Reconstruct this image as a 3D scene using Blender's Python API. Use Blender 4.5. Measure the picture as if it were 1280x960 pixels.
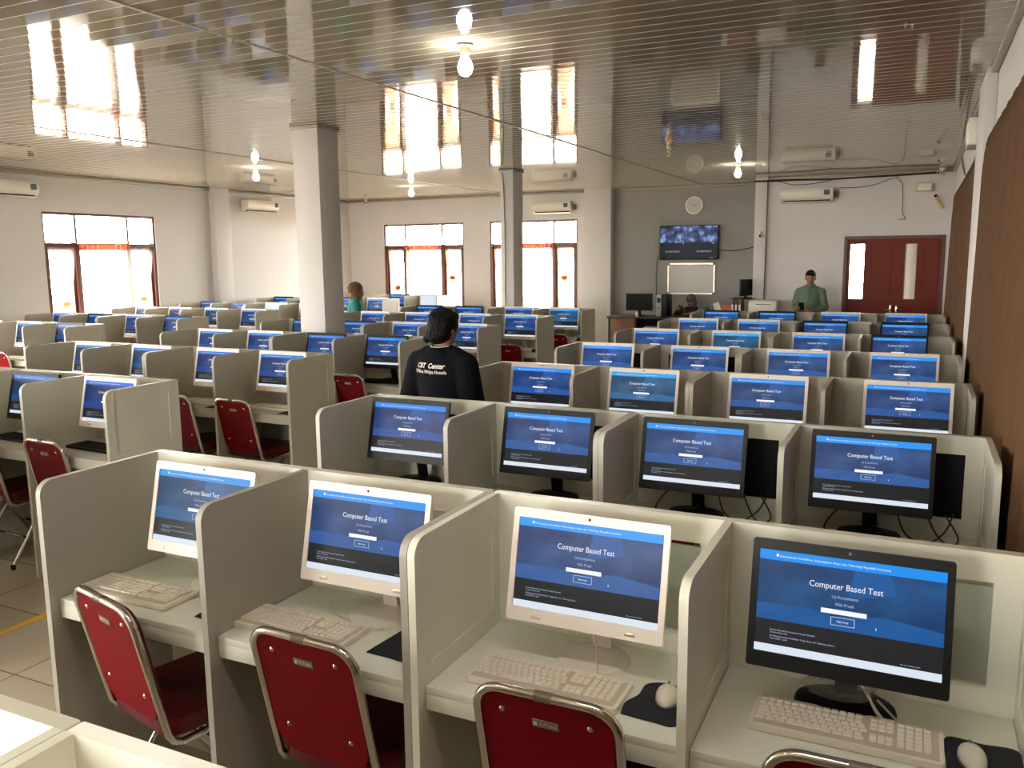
import bpy, bmesh, math, random
from mathutils import Vector, Matrix, noise
from mathutils.bvhtree import BVHTree
random.seed(7)
sc = bpy.context.scene
COL = sc.collection
for o in list(bpy.data.objects):
    bpy.data.objects.remove(o)

# ------------------------------------------------------------------ camera, world, exposure
EXPO = 0.82
cam = bpy.data.cameras.new('camera'); camo = bpy.data.objects.new('camera', cam); COL.objects.link(camo)
cam.sensor_fit = 'HORIZONTAL'; cam.sensor_width = 36.0; cam.lens = 36.0 * 1061.3 / 1280.0
cam.clip_start = 0.02; cam.clip_end = 200
YAW, PIT, ROLL, CH = 0.446, 0.148, -0.0102, 1.917
_f = Vector((-math.sin(YAW)*math.cos(PIT), math.cos(YAW)*math.cos(PIT), -math.sin(PIT)))
_r = Vector((math.cos(YAW), math.sin(YAW), 0)); _u = _r.cross(_f)
_r2 = _r*math.cos(ROLL) + _u*math.sin(ROLL); _u2 = _u*math.cos(ROLL) - _r*math.sin(ROLL)
camo.matrix_world = Matrix(((_r2.x, _u2.x, -_f.x, 0), (_r2.y, _u2.y, -_f.y, 0), (_r2.z, _u2.z, -_f.z, CH), (0, 0, 0, 1)))
sc.camera = camo
sc.view_settings.view_transform = 'Standard'; sc.view_settings.look = 'None'
sc.view_settings.gamma = 1.0; sc.view_settings.use_curve_mapping = False
sc.view_settings.exposure = EXPO
DAY = 27.0           # overcast sky brightness outside the windows
LAMP = 100.0          # brightness of the lit bulbs
w = bpy.data.worlds.new('sky'); sc.world = w; w.use_nodes = True
bg = w.node_tree.nodes['Background']; bg.inputs[0].default_value = (1.0, 0.965, 0.915, 1); bg.inputs[1].default_value = DAY
sc.cycles.max_bounces = 8; sc.cycles.diffuse_bounces = 5; sc.cycles.glossy_bounces = 4
sc.cycles.transparent_max_bounces = 12; sc.cycles.sample_clamp_indirect = 6.0
sc.cycles.use_denoising = True

def portal(loc, sx, sy, rot):
    l = bpy.data.lights.new('window_portal', 'AREA'); l.shape = 'RECTANGLE'; l.size = sx; l.size_y = sy
    l.cycles.is_portal = True
    o = bpy.data.objects.new('window_portal', l); COL.objects.link(o); o.location = loc; o.rotation_euler = rot

# ------------------------------------------------------------------ materials
def s2l(c):
    c = c/255.0
    return c/12.92 if c <= 0.04045 else ((c+0.055)/1.055)**2.4
def rgb(r, g, b): return (s2l(r), s2l(g), s2l(b), 1)
MATS = {}
def mat(name, col, rough=0.5, metal=0.0, spec=0.5, noise=0.0, nscale=8.0, bump=0.0, bscale=60.0, coat=0.0):
    m = bpy.data.materials.new(name); m.use_nodes = True; nt = m.node_tree; b = nt.nodes['Principled BSDF']
    b.inputs['Base Color'].default_value = col; b.inputs['Roughness'].default_value = rough
    b.inputs['Metallic'].default_value = metal; b.inputs['Specular IOR Level'].default_value = spec
    b.inputs['Coat Weight'].default_value = coat
    if noise or bump:
        tc = nt.nodes.new('ShaderNodeTexCoord')
    if noise:
        n = nt.nodes.new('ShaderNodeTexNoise'); n.inputs['Scale'].default_value = nscale; n.inputs['Detail'].default_value = 5
        nt.links.new(tc.outputs['Object'], n.inputs['Vector'])
        mx = nt.nodes.new('ShaderNodeMix'); mx.data_type = 'RGBA'
        d = tuple(max(0, c*(1-noise)) for c in col[:3]) + (1,); u = tuple(min(1, c*(1+noise)) for c in col[:3]) + (1,)
        mx.inputs[6].default_value = d; mx.inputs[7].default_value = u
        nt.links.new(n.outputs['Fac'], mx.inputs[0]); nt.links.new(mx.outputs[2], b.inputs['Base Color'])
    if bump:
        n2 = nt.nodes.new('ShaderNodeTexNoise'); n2.inputs['Scale'].default_value = bscale; n2.inputs['Detail'].default_value = 3
        nt.links.new(tc.outputs['Object'], n2.inputs['Vector'])
        bp = nt.nodes.new('ShaderNodeBump'); bp.inputs['Strength'].default_value = bump; bp.inputs['Distance'].default_value = 0.01
        nt.links.new(n2.outputs['Fac'], bp.inputs['Height']); nt.links.new(bp.outputs['Normal'], b.inputs['Normal'])
    MATS[name] = m
    return m
def emit(name, col, strength, objcol=False):
    m = bpy.data.materials.new(name); m.use_nodes = True; nt = m.node_tree; b = nt.nodes['Principled BSDF']
    b.inputs['Base Color'].default_value = (0.01, 0.01, 0.012, 1); b.inputs['Roughness'].default_value = 0.35
    b.inputs['Specular IOR Level'].default_value = 0.12
    b.inputs['Emission Strength'].default_value = strength
    if objcol:
        oi = nt.nodes.new('ShaderNodeObjectInfo')
        mx = nt.nodes.new('ShaderNodeMix'); mx.data_type = 'RGBA'; mx.blend_type = 'MULTIPLY'; mx.inputs[0].default_value = 1
        mx.inputs[6].default_value = col
        nt.links.new(oi.outputs['Color'], mx.inputs[7]); nt.links.new(mx.outputs[2], b.inputs['Emission Color'])
        m['mix'] = mx.name
    else:
        b.inputs['Emission Color'].default_value = col
    MATS[name] = m
    return m
ES = 1.0/(2**EXPO)
M_wall = mat('wall_paint', rgb(206, 201, 198), 0.65, noise=0.05, nscale=1.3)
M_ceil = mat('pvc_ceiling', rgb(148, 139, 122), 0.045, spec=1.0)
M_ridge = mat('pvc_joint', rgb(236, 228, 210), 0.25)
M_corn = mat('cornice_pvc', rgb(150, 138, 122), 0.35)
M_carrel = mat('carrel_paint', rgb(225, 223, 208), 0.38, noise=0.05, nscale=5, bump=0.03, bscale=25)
M_carrel2 = mat('carrel_paint_shaded', rgb(182, 177, 161), 0.42, noise=0.06, nscale=5, bump=0.03, bscale=25)  # carrel paint darkened for the rows behind, their shade put into the colour
M_carrel3 = mat('carrel_paint_half_shaded', rgb(204, 202, 188), 0.42, noise=0.06, nscale=5, bump=0.03, bscale=25)  # in-between copy, part of that shade put into the colour
M_carrelg = mat('carrel_board', rgb(166, 161, 150), 0.42, noise=0.04, nscale=4)
M_desk = mat('desk_paint', rgb(230, 232, 218), 0.3, noise=0.05, nscale=7)
M_inset = mat('dusty_glass_panel', rgb(176, 182, 170), 0.35, noise=0.16, nscale=6)
M_black = mat('black_plastic', rgb(17, 16, 16), 0.42, spec=0.22)
M_blackm = mat('black_board', rgb(10, 9, 9), 0.6, spec=0.2)
M_white = mat('white_plastic', rgb(232, 219, 208), 0.35)
M_whiteb = mat('white_gloss_plastic', rgb(226, 220, 210), 0.25)
M_key = mat('key_plastic', rgb(238, 232, 218), 0.45)
M_keyg = mat('key_gap', rgb(204, 192, 172), 0.5)
M_chrome = mat('chrome', rgb(205, 198, 188), 0.16, metal=1.0)
M_red = mat('red_vinyl', rgb(116, 2, 16), 0.5, spec=0.1, noise=0.1, nscale=10)
M_redk = mat('dark_red_vinyl', rgb(84, 8, 14), 0.35, spec=0.3)
M_rubber = mat('black_rubber', rgb(22, 21, 20), 0.7)
M_plate = mat('plate_metal', rgb(122, 112, 96), 0.4, metal=0.3)
M_platet = mat('plate_print', rgb(214, 204, 180), 0.5)
M_pad = mat('navy_pad', rgb(22, 24, 36), 0.75)
M_wood = mat('window_wood', rgb(92, 48, 36), 0.35, noise=0.2, nscale=6)
M_door = mat('door_wood', rgb(108, 42, 29), 0.5, spec=0.2, noise=0.22, nscale=4)
M_doord = mat('door_moulding', rgb(80, 30, 24), 0.4)
M_brown = mat('brown_curtain_cloth', rgb(90, 66, 46), 0.85, spec=0.05, noise=0.15, nscale=3)
M_ac = mat('ac_plastic', rgb(226, 220, 208), 0.25)
M_grey = mat('grey_plastic', rgb(110, 104, 96), 0.5)
M_dwood = mat('desk_dark_wood', rgb(44, 30, 26), 0.4)
M_mwood = mat('desk_mid_wood', rgb(122, 84, 56), 0.45, noise=0.15, nscale=5)
M_skin = mat('skin', rgb(150, 104, 80), 0.55, noise=0.05)
M_skinl = mat('skin_light', rgb(176, 128, 98), 0.55)
M_hair = mat('dark_hair', rgb(13, 11, 10), 0.6, spec=0.15, bump=0.6, bscale=90)
M_navy = mat('navy_jacket', rgb(15, 15, 22), 0.85, spec=0.1, bump=0.25, bscale=18)
M_green = mat('sage_shirt', rgb(92, 112, 94), 0.8, bump=0.25, bscale=18)
M_teal = mat('teal_tunic', rgb(10, 104, 92), 0.8, bump=0.2, bscale=14)
M_hijab = mat('tan_headscarf', rgb(86, 60, 32), 0.8, bump=0.3, bscale=16)
M_hijab2 = mat('grey_headscarf', rgb(96, 88, 78), 0.8, bump=0.3, bscale=16)
M_must = mat('mustard_sleeve', rgb(150, 112, 40), 0.8)
M_trous = mat('dark_trousers', rgb(34, 34, 40), 0.8)
M_shoe = mat('black_shoe', rgb(20, 18, 18), 0.5)
M_lip = mat('lip', rgb(120, 66, 58), 0.5)
M_eye = mat('eye_dark', rgb(18, 14, 12), 0.3)
M_text = mat('white_print', rgb(226, 216, 206), 0.7)
M_yellow = mat('yellow_tape', rgb(222, 168, 24), 0.5)
M_paper = mat('paper', rgb(224, 220, 214), 0.7)
M_orange = mat('orange_card', rgb(206, 92, 36), 0.6)
M_box = mat('brown_binder', rgb(96, 56, 40), 0.6)
M_tower = mat('tower_grey', rgb(150, 148, 144), 0.4)
M_board = mat('whiteboard_face', rgb(160, 155, 143), 0.3)
M_alu = mat('aluminium', rgb(200, 190, 172), 0.35, metal=0.9)
M_bulbsock = mat('lamp_socket', rgb(216, 188, 152), 0.5)
M_bulboff = mat('bulb_off', rgb(214, 204, 180), 0.3)
M_blue = mat('blue_bag', rgb(70, 110, 132), 0.6)
M_sticker = mat('sticker_blue', rgb(60, 84, 104), 0.5)
M_tan = mat('tan_box', rgb(190, 160, 110), 0.6)
M_ground = mat('outside_ground', rgb(190, 180, 165), 0.9)
M_cable = mat('black_cable', rgb(20, 18, 17), 0.5)
M_cablew = mat('white_cable', rgb(214, 206, 190), 0.45)
M_bulb = emit('lit_bulb', (1, 0.95, 0.86, 1), LAMP)

M_tube = emit('added_tube_glow', (1, 0.96, 0.88, 1), 85.0)  # glow of the added tube lamp
# clear pane
M_glass = bpy.data.materials.new('window_glass'); M_glass.use_nodes = True
nt = M_glass.node_tree; nt.nodes.clear()
out = nt.nodes.new('ShaderNodeOutputMaterial'); tr = nt.nodes.new('ShaderNodeBsdfTransparent'); gl = nt.nodes.new('ShaderNodeBsdfGlossy')
tr.inputs[0].default_value = (0.95, 0.96, 0.95, 1); gl.inputs['Roughness'].default_value = 0.02
lw = nt.nodes.new('ShaderNodeLayerWeight'); fr = nt.nodes.new('ShaderNodeMath'); fr.operation = 'POWER'; fr.inputs[1].default_value = 6.0; nt.links.new(lw.outputs['Facing'], fr.inputs[0]); mx = nt.nodes.new('ShaderNodeMixShader')
nt.links.new(fr.outputs[0], mx.inputs[0]); nt.links.new(tr.outputs[0], mx.inputs[1]); nt.links.new(gl.outputs[0], mx.inputs[2]); nt.links.new(mx.outputs[0], out.inputs[0])
# thin sheet that lets light through
def sheer(name, col, alpha):
    m = bpy.data.materials.new(name); m.use_nodes = True; nt = m.node_tree; nt.nodes.clear()
    out = nt.nodes.new('ShaderNodeOutputMaterial'); tr = nt.nodes.new('ShaderNodeBsdfTransparent')
    tl = nt.nodes.new('ShaderNodeBsdfTranslucent'); df = nt.nodes.new('ShaderNodeBsdfDiffuse')
    tl.inputs[0].default_value = col; df.inputs[0].default_value = col
    m1 = nt.nodes.new('ShaderNodeMixShader'); m1.inputs[0].default_value = 0.35
    nt.links.new(tl.outputs[0], m1.inputs[1]); nt.links.new(df.outputs[0], m1.inputs[2])
    m2 = nt.nodes.new('ShaderNodeMixShader'); m2.inputs[0].default_value = alpha
    nt.links.new(tr.outputs[0], m2.inputs[1]); nt.links.new(m1.outputs[0], m2.inputs[2]); nt.links.new(m2.outputs[0], out.inputs[0])
    return m
M_sheer = sheer('sheer_cloth', rgb(240, 232, 220), 0.3)
M_sheerb = sheer('beige_sheer_cloth', rgb(130, 98, 72), 0.95)
M_tie = sheer('tan_tie', rgb(176, 128, 84), 0.95)
M_hdr = sheer('curtain_header_cloth', rgb(150, 84, 62), 1.0)
M_bag = sheer('clear_bag', rgb(214, 210, 200), 0.3)
M_frost = sheer('frosted_glass', rgb(150, 147, 140), 0.93)

# floor tiles
M_floor = mat('floor_tiles', rgb(190, 178, 158), 0.22)
nt = M_floor.node_tree; b = nt.nodes['Principled BSDF']; tc = nt.nodes.new('ShaderNodeTexCoord'); br = nt.nodes.new('ShaderNodeTexBrick')
br.offset = 0.0; br.inputs['Scale'].default_value = 1.0; br.inputs['Brick Width'].default_value = 0.5; br.inputs['Row Height'].default_value = 0.5
br.inputs['Mortar Size'].default_value = 0.004; br.inputs['Color1'].default_value = rgb(196, 184, 164); br.inputs['Color2'].default_value = rgb(186, 174, 154)
br.inputs['Mortar'].default_value = rgb(120, 108, 92)
mp = nt.nodes.new('ShaderNodeMapping'); mp.inputs['Location'].default_value = (0.24, 0.13, 0)
nt.links.new(tc.outputs['Object'], mp.inputs[0]); nt.links.new(mp.outputs[0], br.inputs['Vector']); nt.links.new(br.outputs['Color'], b.inputs['Base Color'])
# curtain folds get a little woven streak
# screen colours
S_band = emit('screen_band', rgb(36, 146, 240), ES, True)
S_dark = emit('screen_photo_dark', rgb(30, 56, 104), ES, True)
S_light = emit('screen_photo_light', rgb(36, 82, 146), ES, True)
S_foot = emit('screen_footer', rgb(30, 29, 31), ES)
S_bar = emit('screen_taskbar', rgb(220, 230, 242), ES)
S_text = emit('screen_text', rgb(246, 248, 252), ES)
S_dim = emit('screen_small_text', rgb(178, 196, 222), ES)
for m, c2, sc_ in ((S_dark, rgb(52, 84, 136), 6.0), (S_light, rgb(50, 94, 160), 5.0)):
    nt = m.node_tree; tc = nt.nodes.new('ShaderNodeTexCoord'); n = nt.nodes.new('ShaderNodeTexNoise'); n.inputs['Scale'].default_value = sc_; n.inputs['Detail'].default_value = 4
    mp = nt.nodes.new('ShaderNodeMapping'); mp.inputs['Scale'].default_value = (1, 1, 2.2); nt.links.new(tc.outputs['Object'], mp.inputs[0]); nt.links.new(mp.outputs[0], n.inputs['Vector'])
    rp = nt.nodes.new('ShaderNodeMapRange'); rp.inputs[1].default_value = 0.38; rp.inputs[2].default_value = 0.68; nt.links.new(n.outputs['Fac'], rp.inputs[0])
    m2 = nt.nodes.new('ShaderNodeMix'); m2.data_type = 'RGBA'; mul = nt.nodes[m['mix']]
    m2.inputs[6].default_value = tuple(mul.inputs[6].default_value); m2.inputs[7].default_value = c2
    nt.links.new(rp.outputs[0], m2.inputs[0]); nt.links.new(m2.outputs[2], mul.inputs[6])
TV_dark = emit('tv_dark', rgb(10, 14, 26), ES); TV_text = emit('tv_text', rgb(176, 190, 226), ES)
TV_feed = emit('tv_feed', rgb(60, 80, 130), ES)
nt = TV_feed.node_tree; tc = nt.nodes.new('ShaderNodeTexCoord'); n = nt.nodes.new('ShaderNodeTexNoise'); n.inputs['Scale'].default_value = 9; n.inputs['Detail'].default_value = 6
nt.links.new(tc.outputs['Object'], n.inputs['Vector']); cr = nt.nodes.new('ShaderNodeValToRGB')
cr.color_ramp.elements[0].position = 0.36; cr.color_ramp.elements[0].color = rgb(16, 20, 36); cr.color_ramp.elements[1].position = 0.72; cr.color_ramp.elements[1].color = rgb(160, 186, 240)
e = cr.color_ramp.elements.new(0.52); e.color = rgb(58, 78, 128)
nt.links.new(n.outputs['Fac'], cr.inputs[0]); nt.links.new(cr.outputs[0], nt.nodes['Principled BSDF'].inputs['Emission Color'])

# ------------------------------------------------------------------ mesh building
class MB:
    def __init__(s): s.bm = bmesh.new()
    def add(s, bm, mi=0, M=None):
        for f in bm.faces: f.material_index = mi
        me = bpy.data.meshes.new('tmp'); bm.to_mesh(me); bm.free()
        if M is not None: me.transform(M)
        s.bm.from_mesh(me); bpy.data.meshes.remove(me); return s
    def box(s, x0, x1, y0, y1, z0, z1, bev=0.0, mi=0, M=None, seg=2):
        bm = bmesh.new(); bmesh.ops.create_cube(bm, size=1.0)
        for v in bm.verts: v.co = Vector(((x0+x1)/2+v.co.x*(x1-x0), (y0+y1)/2+v.co.y*(y1-y0), (z0+z1)/2+v.co.z*(z1-z0)))
        if bev: bmesh.ops.bevel(bm, geom=list(bm.edges), offset=bev, segments=seg, affect='EDGES', profile=0.5)
        return s.add(bm, mi, M)
    def tube(s, pts, r, seg=8, closed=False, mi=0, M=None, flat=None):
        pts = [Vector(p) for p in pts]; n = len(pts); bm = bmesh.new(); rings = []
        prev = None
        for i in range(n):
            a = pts[(i-1) % n] if (closed or i) else pts[0]; c = pts[(i+1) % n] if (closed or i < n-1) else pts[-1]
            t = (c-a).normalized()
            if prev is None:
                h = Vector((0, 0, 1)) if abs(t.z) < 0.9 else Vector((1, 0, 0))
                u = t.cross(h).normalized()
            else:
                u = prev - t*prev.dot(t); u.normalize()
            prev = u; v = t.cross(u)
            rr = r[i] if isinstance(r, (list, tuple)) else r
            rings.append([bm.verts.new(pts[i] + u*rr*math.cos(2*math.pi*k/seg) + v*rr*math.sin(2*math.pi*k/seg)) for k in range(seg)])
        for i in range(n if closed else n-1):
            A, B = rings[i], rings[(i+1) % n]
            for k in range(seg): bm.faces.new((A[k], A[(k+1) % seg], B[(k+1) % seg], B[k]))
        if not closed:
            bm.faces.new(rings[0][::-1]); bm.faces.new(rings[-1])
        bmesh.ops.recalc_face_normals(bm, faces=bm.faces)
        return s.add(bm, mi, M)
    def lathe(s, prof, c=(0, 0, 0), seg=24, mi=0, M=None, sy=1.0):
        bm = bmesh.new(); rings = []
        for r, z in prof:
            if r < 1e-6: rings.append([bm.verts.new((c[0], c[1], c[2]+z))])
            else: rings.append([bm.verts.new((c[0]+r*math.cos(2*math.pi*k/seg), c[1]+sy*r*math.sin(2*math.pi*k/seg), c[2]+z)) for k in range(seg)])
        for A, B in zip(rings, rings[1:]):
            for k in range(seg):
                k2 = (k+1) % seg
                if len(A) == 1 and len(B) == 1: continue
                if len(A) == 1: bm.faces.new((A[0], B[k], B[k2]))
                elif len(B) == 1: bm.faces.new((A[k], A[k2], B[0]))
                else: bm.faces.new((A[k], A[k2], B[k2], B[k]))
        if len(rings[0]) > 1: bm.faces.new(rings[0][::-1])
        if len(rings[-1]) > 1: bm.faces.new(rings[-1])
        bmesh.ops.recalc_face_normals(bm, faces=bm.faces)
        return s.add(bm, mi, M)
    def plate(s, outer, holes=(), t=0.02, mi=0, M=None):
        """2-D outline (x, z) with holes, extruded along +y by t"""
        bm = bmesh.new(); E = []
        for loop in [outer]+list(holes):
            vs = [bm.verts.new((x, 0, z)) for x, z in loop]
            E += [bm.edges.new((vs[i], vs[(i+1) % len(vs)])) for i in range(len(vs))]
        bmesh.ops.triangle_fill(bm, use_beauty=True, use_dissolve=False, edges=E)
        if t:
            r = bmesh.ops.extrude_face_region(bm, geom=list(bm.faces))
            bmesh.ops.translate(bm, vec=(0, t, 0), verts=[g for g in r['geom'] if isinstance(g, bmesh.types.BMVert)])
        bmesh.ops.recalc_face_normals(bm, faces=bm.faces)
        return s.add(bm, mi, M)
    def quad(s, pts, mi=0):
        vs = [s.bm.verts.new(p) for p in pts]; f = s.bm.faces.new(vs); f.material_index = mi; return s
    def ball(s, c, r, mi=0, u=16, v=10, M=None):
        bm = bmesh.new(); bmesh.ops.create_uvsphere(bm, u_segments=u, v_segments=v, radius=1.0)
        rr = r if isinstance(r, (tuple, list)) else (r, r, r)
        for q in bm.verts: q.co = Vector((c[0]+q.co.x*rr[0], c[1]+q.co.y*rr[1], c[2]+q.co.z*rr[2]))
        return s.add(bm, mi, M)
    def text(s, body, size, cx, y, z, mi=0, align='CENTER', bold=0.0, M=None, maxw=None, flip=False):
        """text in the xz plane facing -y, baseline at z"""
        cu = bpy.data.curves.new('t', 'FONT'); cu.body = body; cu.size = size; cu.align_x = align; cu.offset = bold; cu.resolution_u = 2
        o = bpy.data.objects.new('t', cu); COL.objects.link(o)
        dg = bpy.context.evaluated_depsgraph_get(); me = bpy.data.meshes.new_from_object(o.evaluated_get(dg))
        bpy.data.objects.remove(o); bpy.data.curves.remove(cu)
        xs = [v.co.x for v in me.vertices]; k = 1.0
        if maxw and xs: k = maxw/(max(xs)-min(xs))
        for v in me.vertices: v.co = Vector((cx+v.co.x*k, y, z+v.co.y))
        bm = bmesh.new(); bm.from_mesh(me); bpy.data.meshes.remove(me)
        for f in bm.faces:
            if f.normal.y > 0: f.normal_flip()
        return s.add(bm, mi, M)
    def build(s, name, mats, parent=None, loc=None, smooth=40):
        me = bpy.data.meshes.new(name); s.bm.to_mesh(me); s.bm.free()
        for m in (mats if isinstance(mats, (list, tuple)) else [mats]): me.materials.append(m)
        if smooth:
            me.polygons.foreach_set('use_smooth', [True]*len(me.polygons))
            me.set_sharp_from_angle(angle=math.radians(smooth))
        o = bpy.data.objects.new(name, me); COL.objects.link(o)
        if parent: o.parent = parent
        if loc: o.location = loc
        return o
def tag(o, label, cat, group=None, kind=None):
    o['label'] = label; o['category'] = cat
    if group: o['group'] = group
    if kind: o['kind'] = kind
    return o
def struct(o): o['kind'] = 'structure'; return o
def empty(name, loc=(0, 0, 0), rz=0.0):
    o = bpy.data.objects.new(name, None); COL.objects.link(o); o.location = loc; o.rotation_euler = (0, 0, rz); o.empty_display_size = 0.1
    return o
KIDS = {}
def copy_tree(o, parent=None):
    c = o.copy(); COL.objects.link(c)
    if parent: c.parent = parent
    for ch in KIDS.setdefault(o.name, list(o.children)): copy_tree(ch, c)
    return c
def rect(x0, x1, z0, z1): return [(x0, z0), (x1, z0), (x1, z1), (x0, z1)]
def rrect(x0, x1, z0, z1, r, n=5):
    P = []
    for cx, cz, a in ((x1-r, z0+r, -90), (x1-r, z1-r, 0), (x0+r, z1-r, 90), (x0+r, z0+r, 180)):
        for k in range(n+1):
            t = math.radians(a+90*k/n); P.append((cx+r*math.cos(t), cz+r*math.sin(t)))
    return P
def smoothpath(P, n=6):
    P = [Vector(p) for p in P]; out = []
    for i in range(len(P)-1):
        p0 = P[max(i-1, 0)]; p1 = P[i]; p2 = P[i+1]; p3 = P[min(i+2, len(P)-1)]
        for k in range(n):
            t = k/n
            out.append(0.5*((2*p1)+(p2-p0)*t+(2*p0-5*p1+4*p2-p3)*t*t+(3*p1-p0-3*p2+p3)*t**3))
    out.append(P[-1]); return out
RX = lambda a: Matrix.Rotation(a, 4, 'X')
RY = lambda a: Matrix.Rotation(a, 4, 'Y')
RZ = lambda a: Matrix.Rotation(a, 4, 'Z')
T = lambda x, y, z: Matrix.Translation((x, y, z))

# ------------------------------------------------------------------ room
XL_, XR_, YB, YP, YF, ZC = -11.6, 0.42, 15.9, 15.0, -3.2, 3.2
MB().box(XL_-0.2, XR_+0.2, YF-0.2, YB+0.2, -0.1, 0.0).build('floor', M_floor).__setitem__('kind', 'structure')
# ceiling: pvc boards running along x, shallow grooves, a slight sag
bm = bmesh.new(); PW = 0.133
ys = []; y = YF-0.05
while y < YB+0.05:
    ys += [(y, 0.0), (y+0.0015, -0.001), (y+0.0055, -0.001), (y+0.007, 0.0), (y+PW*0.5, 0.0002)]; y += PW
xs = [XL_-0.05+i*0.2 for i in range(int((XR_-XL_+0.1)/0.2)+2)]
def sag(x, y):
    return 0.0018*math.sin(1.5*x+1.5*math.sin(0.9*y)) + 0.0007*math.sin(3.3*x+0.55*y) + 0.0006*math.sin(0.8*y)
grid = [[bm.verts.new((x, yy, ZC+dz+sag(x, yy))) for x in xs] for yy, dz in ys]
for i in range(len(ys)-1):
    for j in range(len(xs)-1): bm.faces.new((grid[i][j], grid[i+1][j], grid[i+1][j+1], grid[i][j+1])).material_index = 1 if i % 5 < 3 else 0
m = MB(); m.bm.free(); m.bm = bm
ce = struct(m.build('ceiling', [M_ceil, M_ridge], smooth=20))
struct(MB().box(XL_-0.2, XR_+0.2, YF-0.2, YB+0.2, ZC+0.03, ZC+0.12).build('ceiling_slab', M_wall))
for i, x in enumerate((-3.7, -7.72)):
    struct(MB().box(x-0.012, x+0.012, YF, YB, ZC-0.006, ZC+0.004, 0.002).build('trim_%d' % (i+1), M_corn))

WT = 0.16
def wall_xz(name, x0, x1, y, holes):      # wall in the xz plane, room on the -y side
    o = MB().plate(rect(x0, x1, 0, ZC+0.03), [rect(*h) for h in holes], WT).build(name, M_wall, loc=(0, y, 0), smooth=0); return struct(o)
WZ0, WZ1 = 0.78, 2.65
LWIN = [(8.43, 10.47), (3.3, 5.34), (-1.6, 0.44), (13.0, 13.02)][:3]
BWIN = [(-10.69, -8.7), (-8.08, -6.14)]
wall_xz('wall_back', XL_-0.2, -2.45, YB, [(a, b_, WZ0, WZ1) for a, b_ in BWIN])
struct(MB().plate(rect(YF-0.2, YB, 0, ZC+0.03), [rect(a, b_, WZ0, WZ1) for a, b_ in LWIN], WT).build('wall_left', M_wall, smooth=0)).matrix_world = T(XL_, 0, 0) @ RZ(math.radians(90))
DX0, DX1, DZ = -1.14, 0.34, 2.2
ow = MB(); ow.plate([(-2.57, 0), (DX0, 0), (DX0, DZ), (DX1, DZ), (DX1, 0), (XR_, 0), (XR_, ZC+0.03), (-2.57, ZC+0.03)], [], 0.14)
ow.box(-2.57, -2.43, 0.14, YB-YP, 0, ZC+0.03)
struct(ow.build('wall_entrance', M_wall, loc=(0, YP, 0), smooth=0))
struct(MB().box(XR_, XR_+0.15, YF-0.2, YB, 0, ZC+0.03).build('wall_right', M_wall))
RWIN = [(-2.7, -1.3), (-6.9, -4.9), (-10.4, -8.4)]
wall_xz('wall_rear', XL_-0.2, XR_+0.2, YF-WT, [(a, b_, WZ0, WZ1) for a, b_ in RWIN])
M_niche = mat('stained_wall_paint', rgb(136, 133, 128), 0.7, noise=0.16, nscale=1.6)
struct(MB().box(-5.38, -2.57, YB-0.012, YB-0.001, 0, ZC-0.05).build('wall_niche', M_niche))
# pilasters and columns
struct(MB().box(-5.93, -5.38, YB-0.2, YB, 0, ZC, 0.006).build('pilaster', M_wall))
struct(MB().box(-2.57, -2.37, YP-0.07, YP, 0, ZC, 0.006).build('pilaster', M_wall))
struct(MB().box(XL_, XL_+0.14, 11.7, 12.08, 0, ZC, 0.006).build('pilaster', M_wall))
struct(MB().box(XR_-0.07, XR_, 7.0, 7.9, 0, ZC, 0.01).build('pilaster', M_wall))
for (x0, x1, y0, y1) in ((-5.605, -5.297, 6.8, 7.12), (-5.66, -5.45, 11.5, 11.84)):
    c = MB().box(x0, x1, y0, y1, 0, ZC, 0.008).build('column', M_wall); struct(c)
    MB().box(x0-0.018, x1+0.018, y0-0.018, y1+0.018, ZC-0.035, ZC-0.002, 0.006).build('column_collar', M_corn, c)
# cornices
def cornice(name, x0, x1, y0, y1): struct(MB().box(x0, x1, y0, y1, ZC-0.05, ZC-0.004, 0.012).build(name, M_corn))
cornice('trim_3', XL_, -5.93, YB-0.05, YB-0.001); cornice('trim_4', -5.38, -2.57, YB-0.05, YB-0.001); cornice('trim_5', -2.37, XR_, YP-0.05, YP-0.001)
cornice('trim_6', XL_+0.001, XL_+0.05, YF, 11.7); cornice('trim_7', XL_+0.001, XL_+0.05, 12.08, YB); cornice('trim_8', XR_-0.05, XR_-0.001, YF, 7.0); cornice('trim_9', XR_-0.05, XR_-0.001, 7.9, YP)
# baseboards
struct(MB().box(XL_, -5.93, YB-0.012, YB, 0, 0.1).build('baseboard_back', M_corn)); struct(MB().box(XL_, XL_+0.012, YF, 11.7, 0, 0.1).build('baseboard_left', M_corn))
# yellow aisle line on the floor
struct(MB().box(-4.26, -4.21, -2.5, 15.5, 0.0, 0.0015).build('floor_marking', M_yellow))
struct(MB().box(-60, 40, -50, 80, -1.2, -0.6).build('outside_ground', M_ground))

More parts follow.
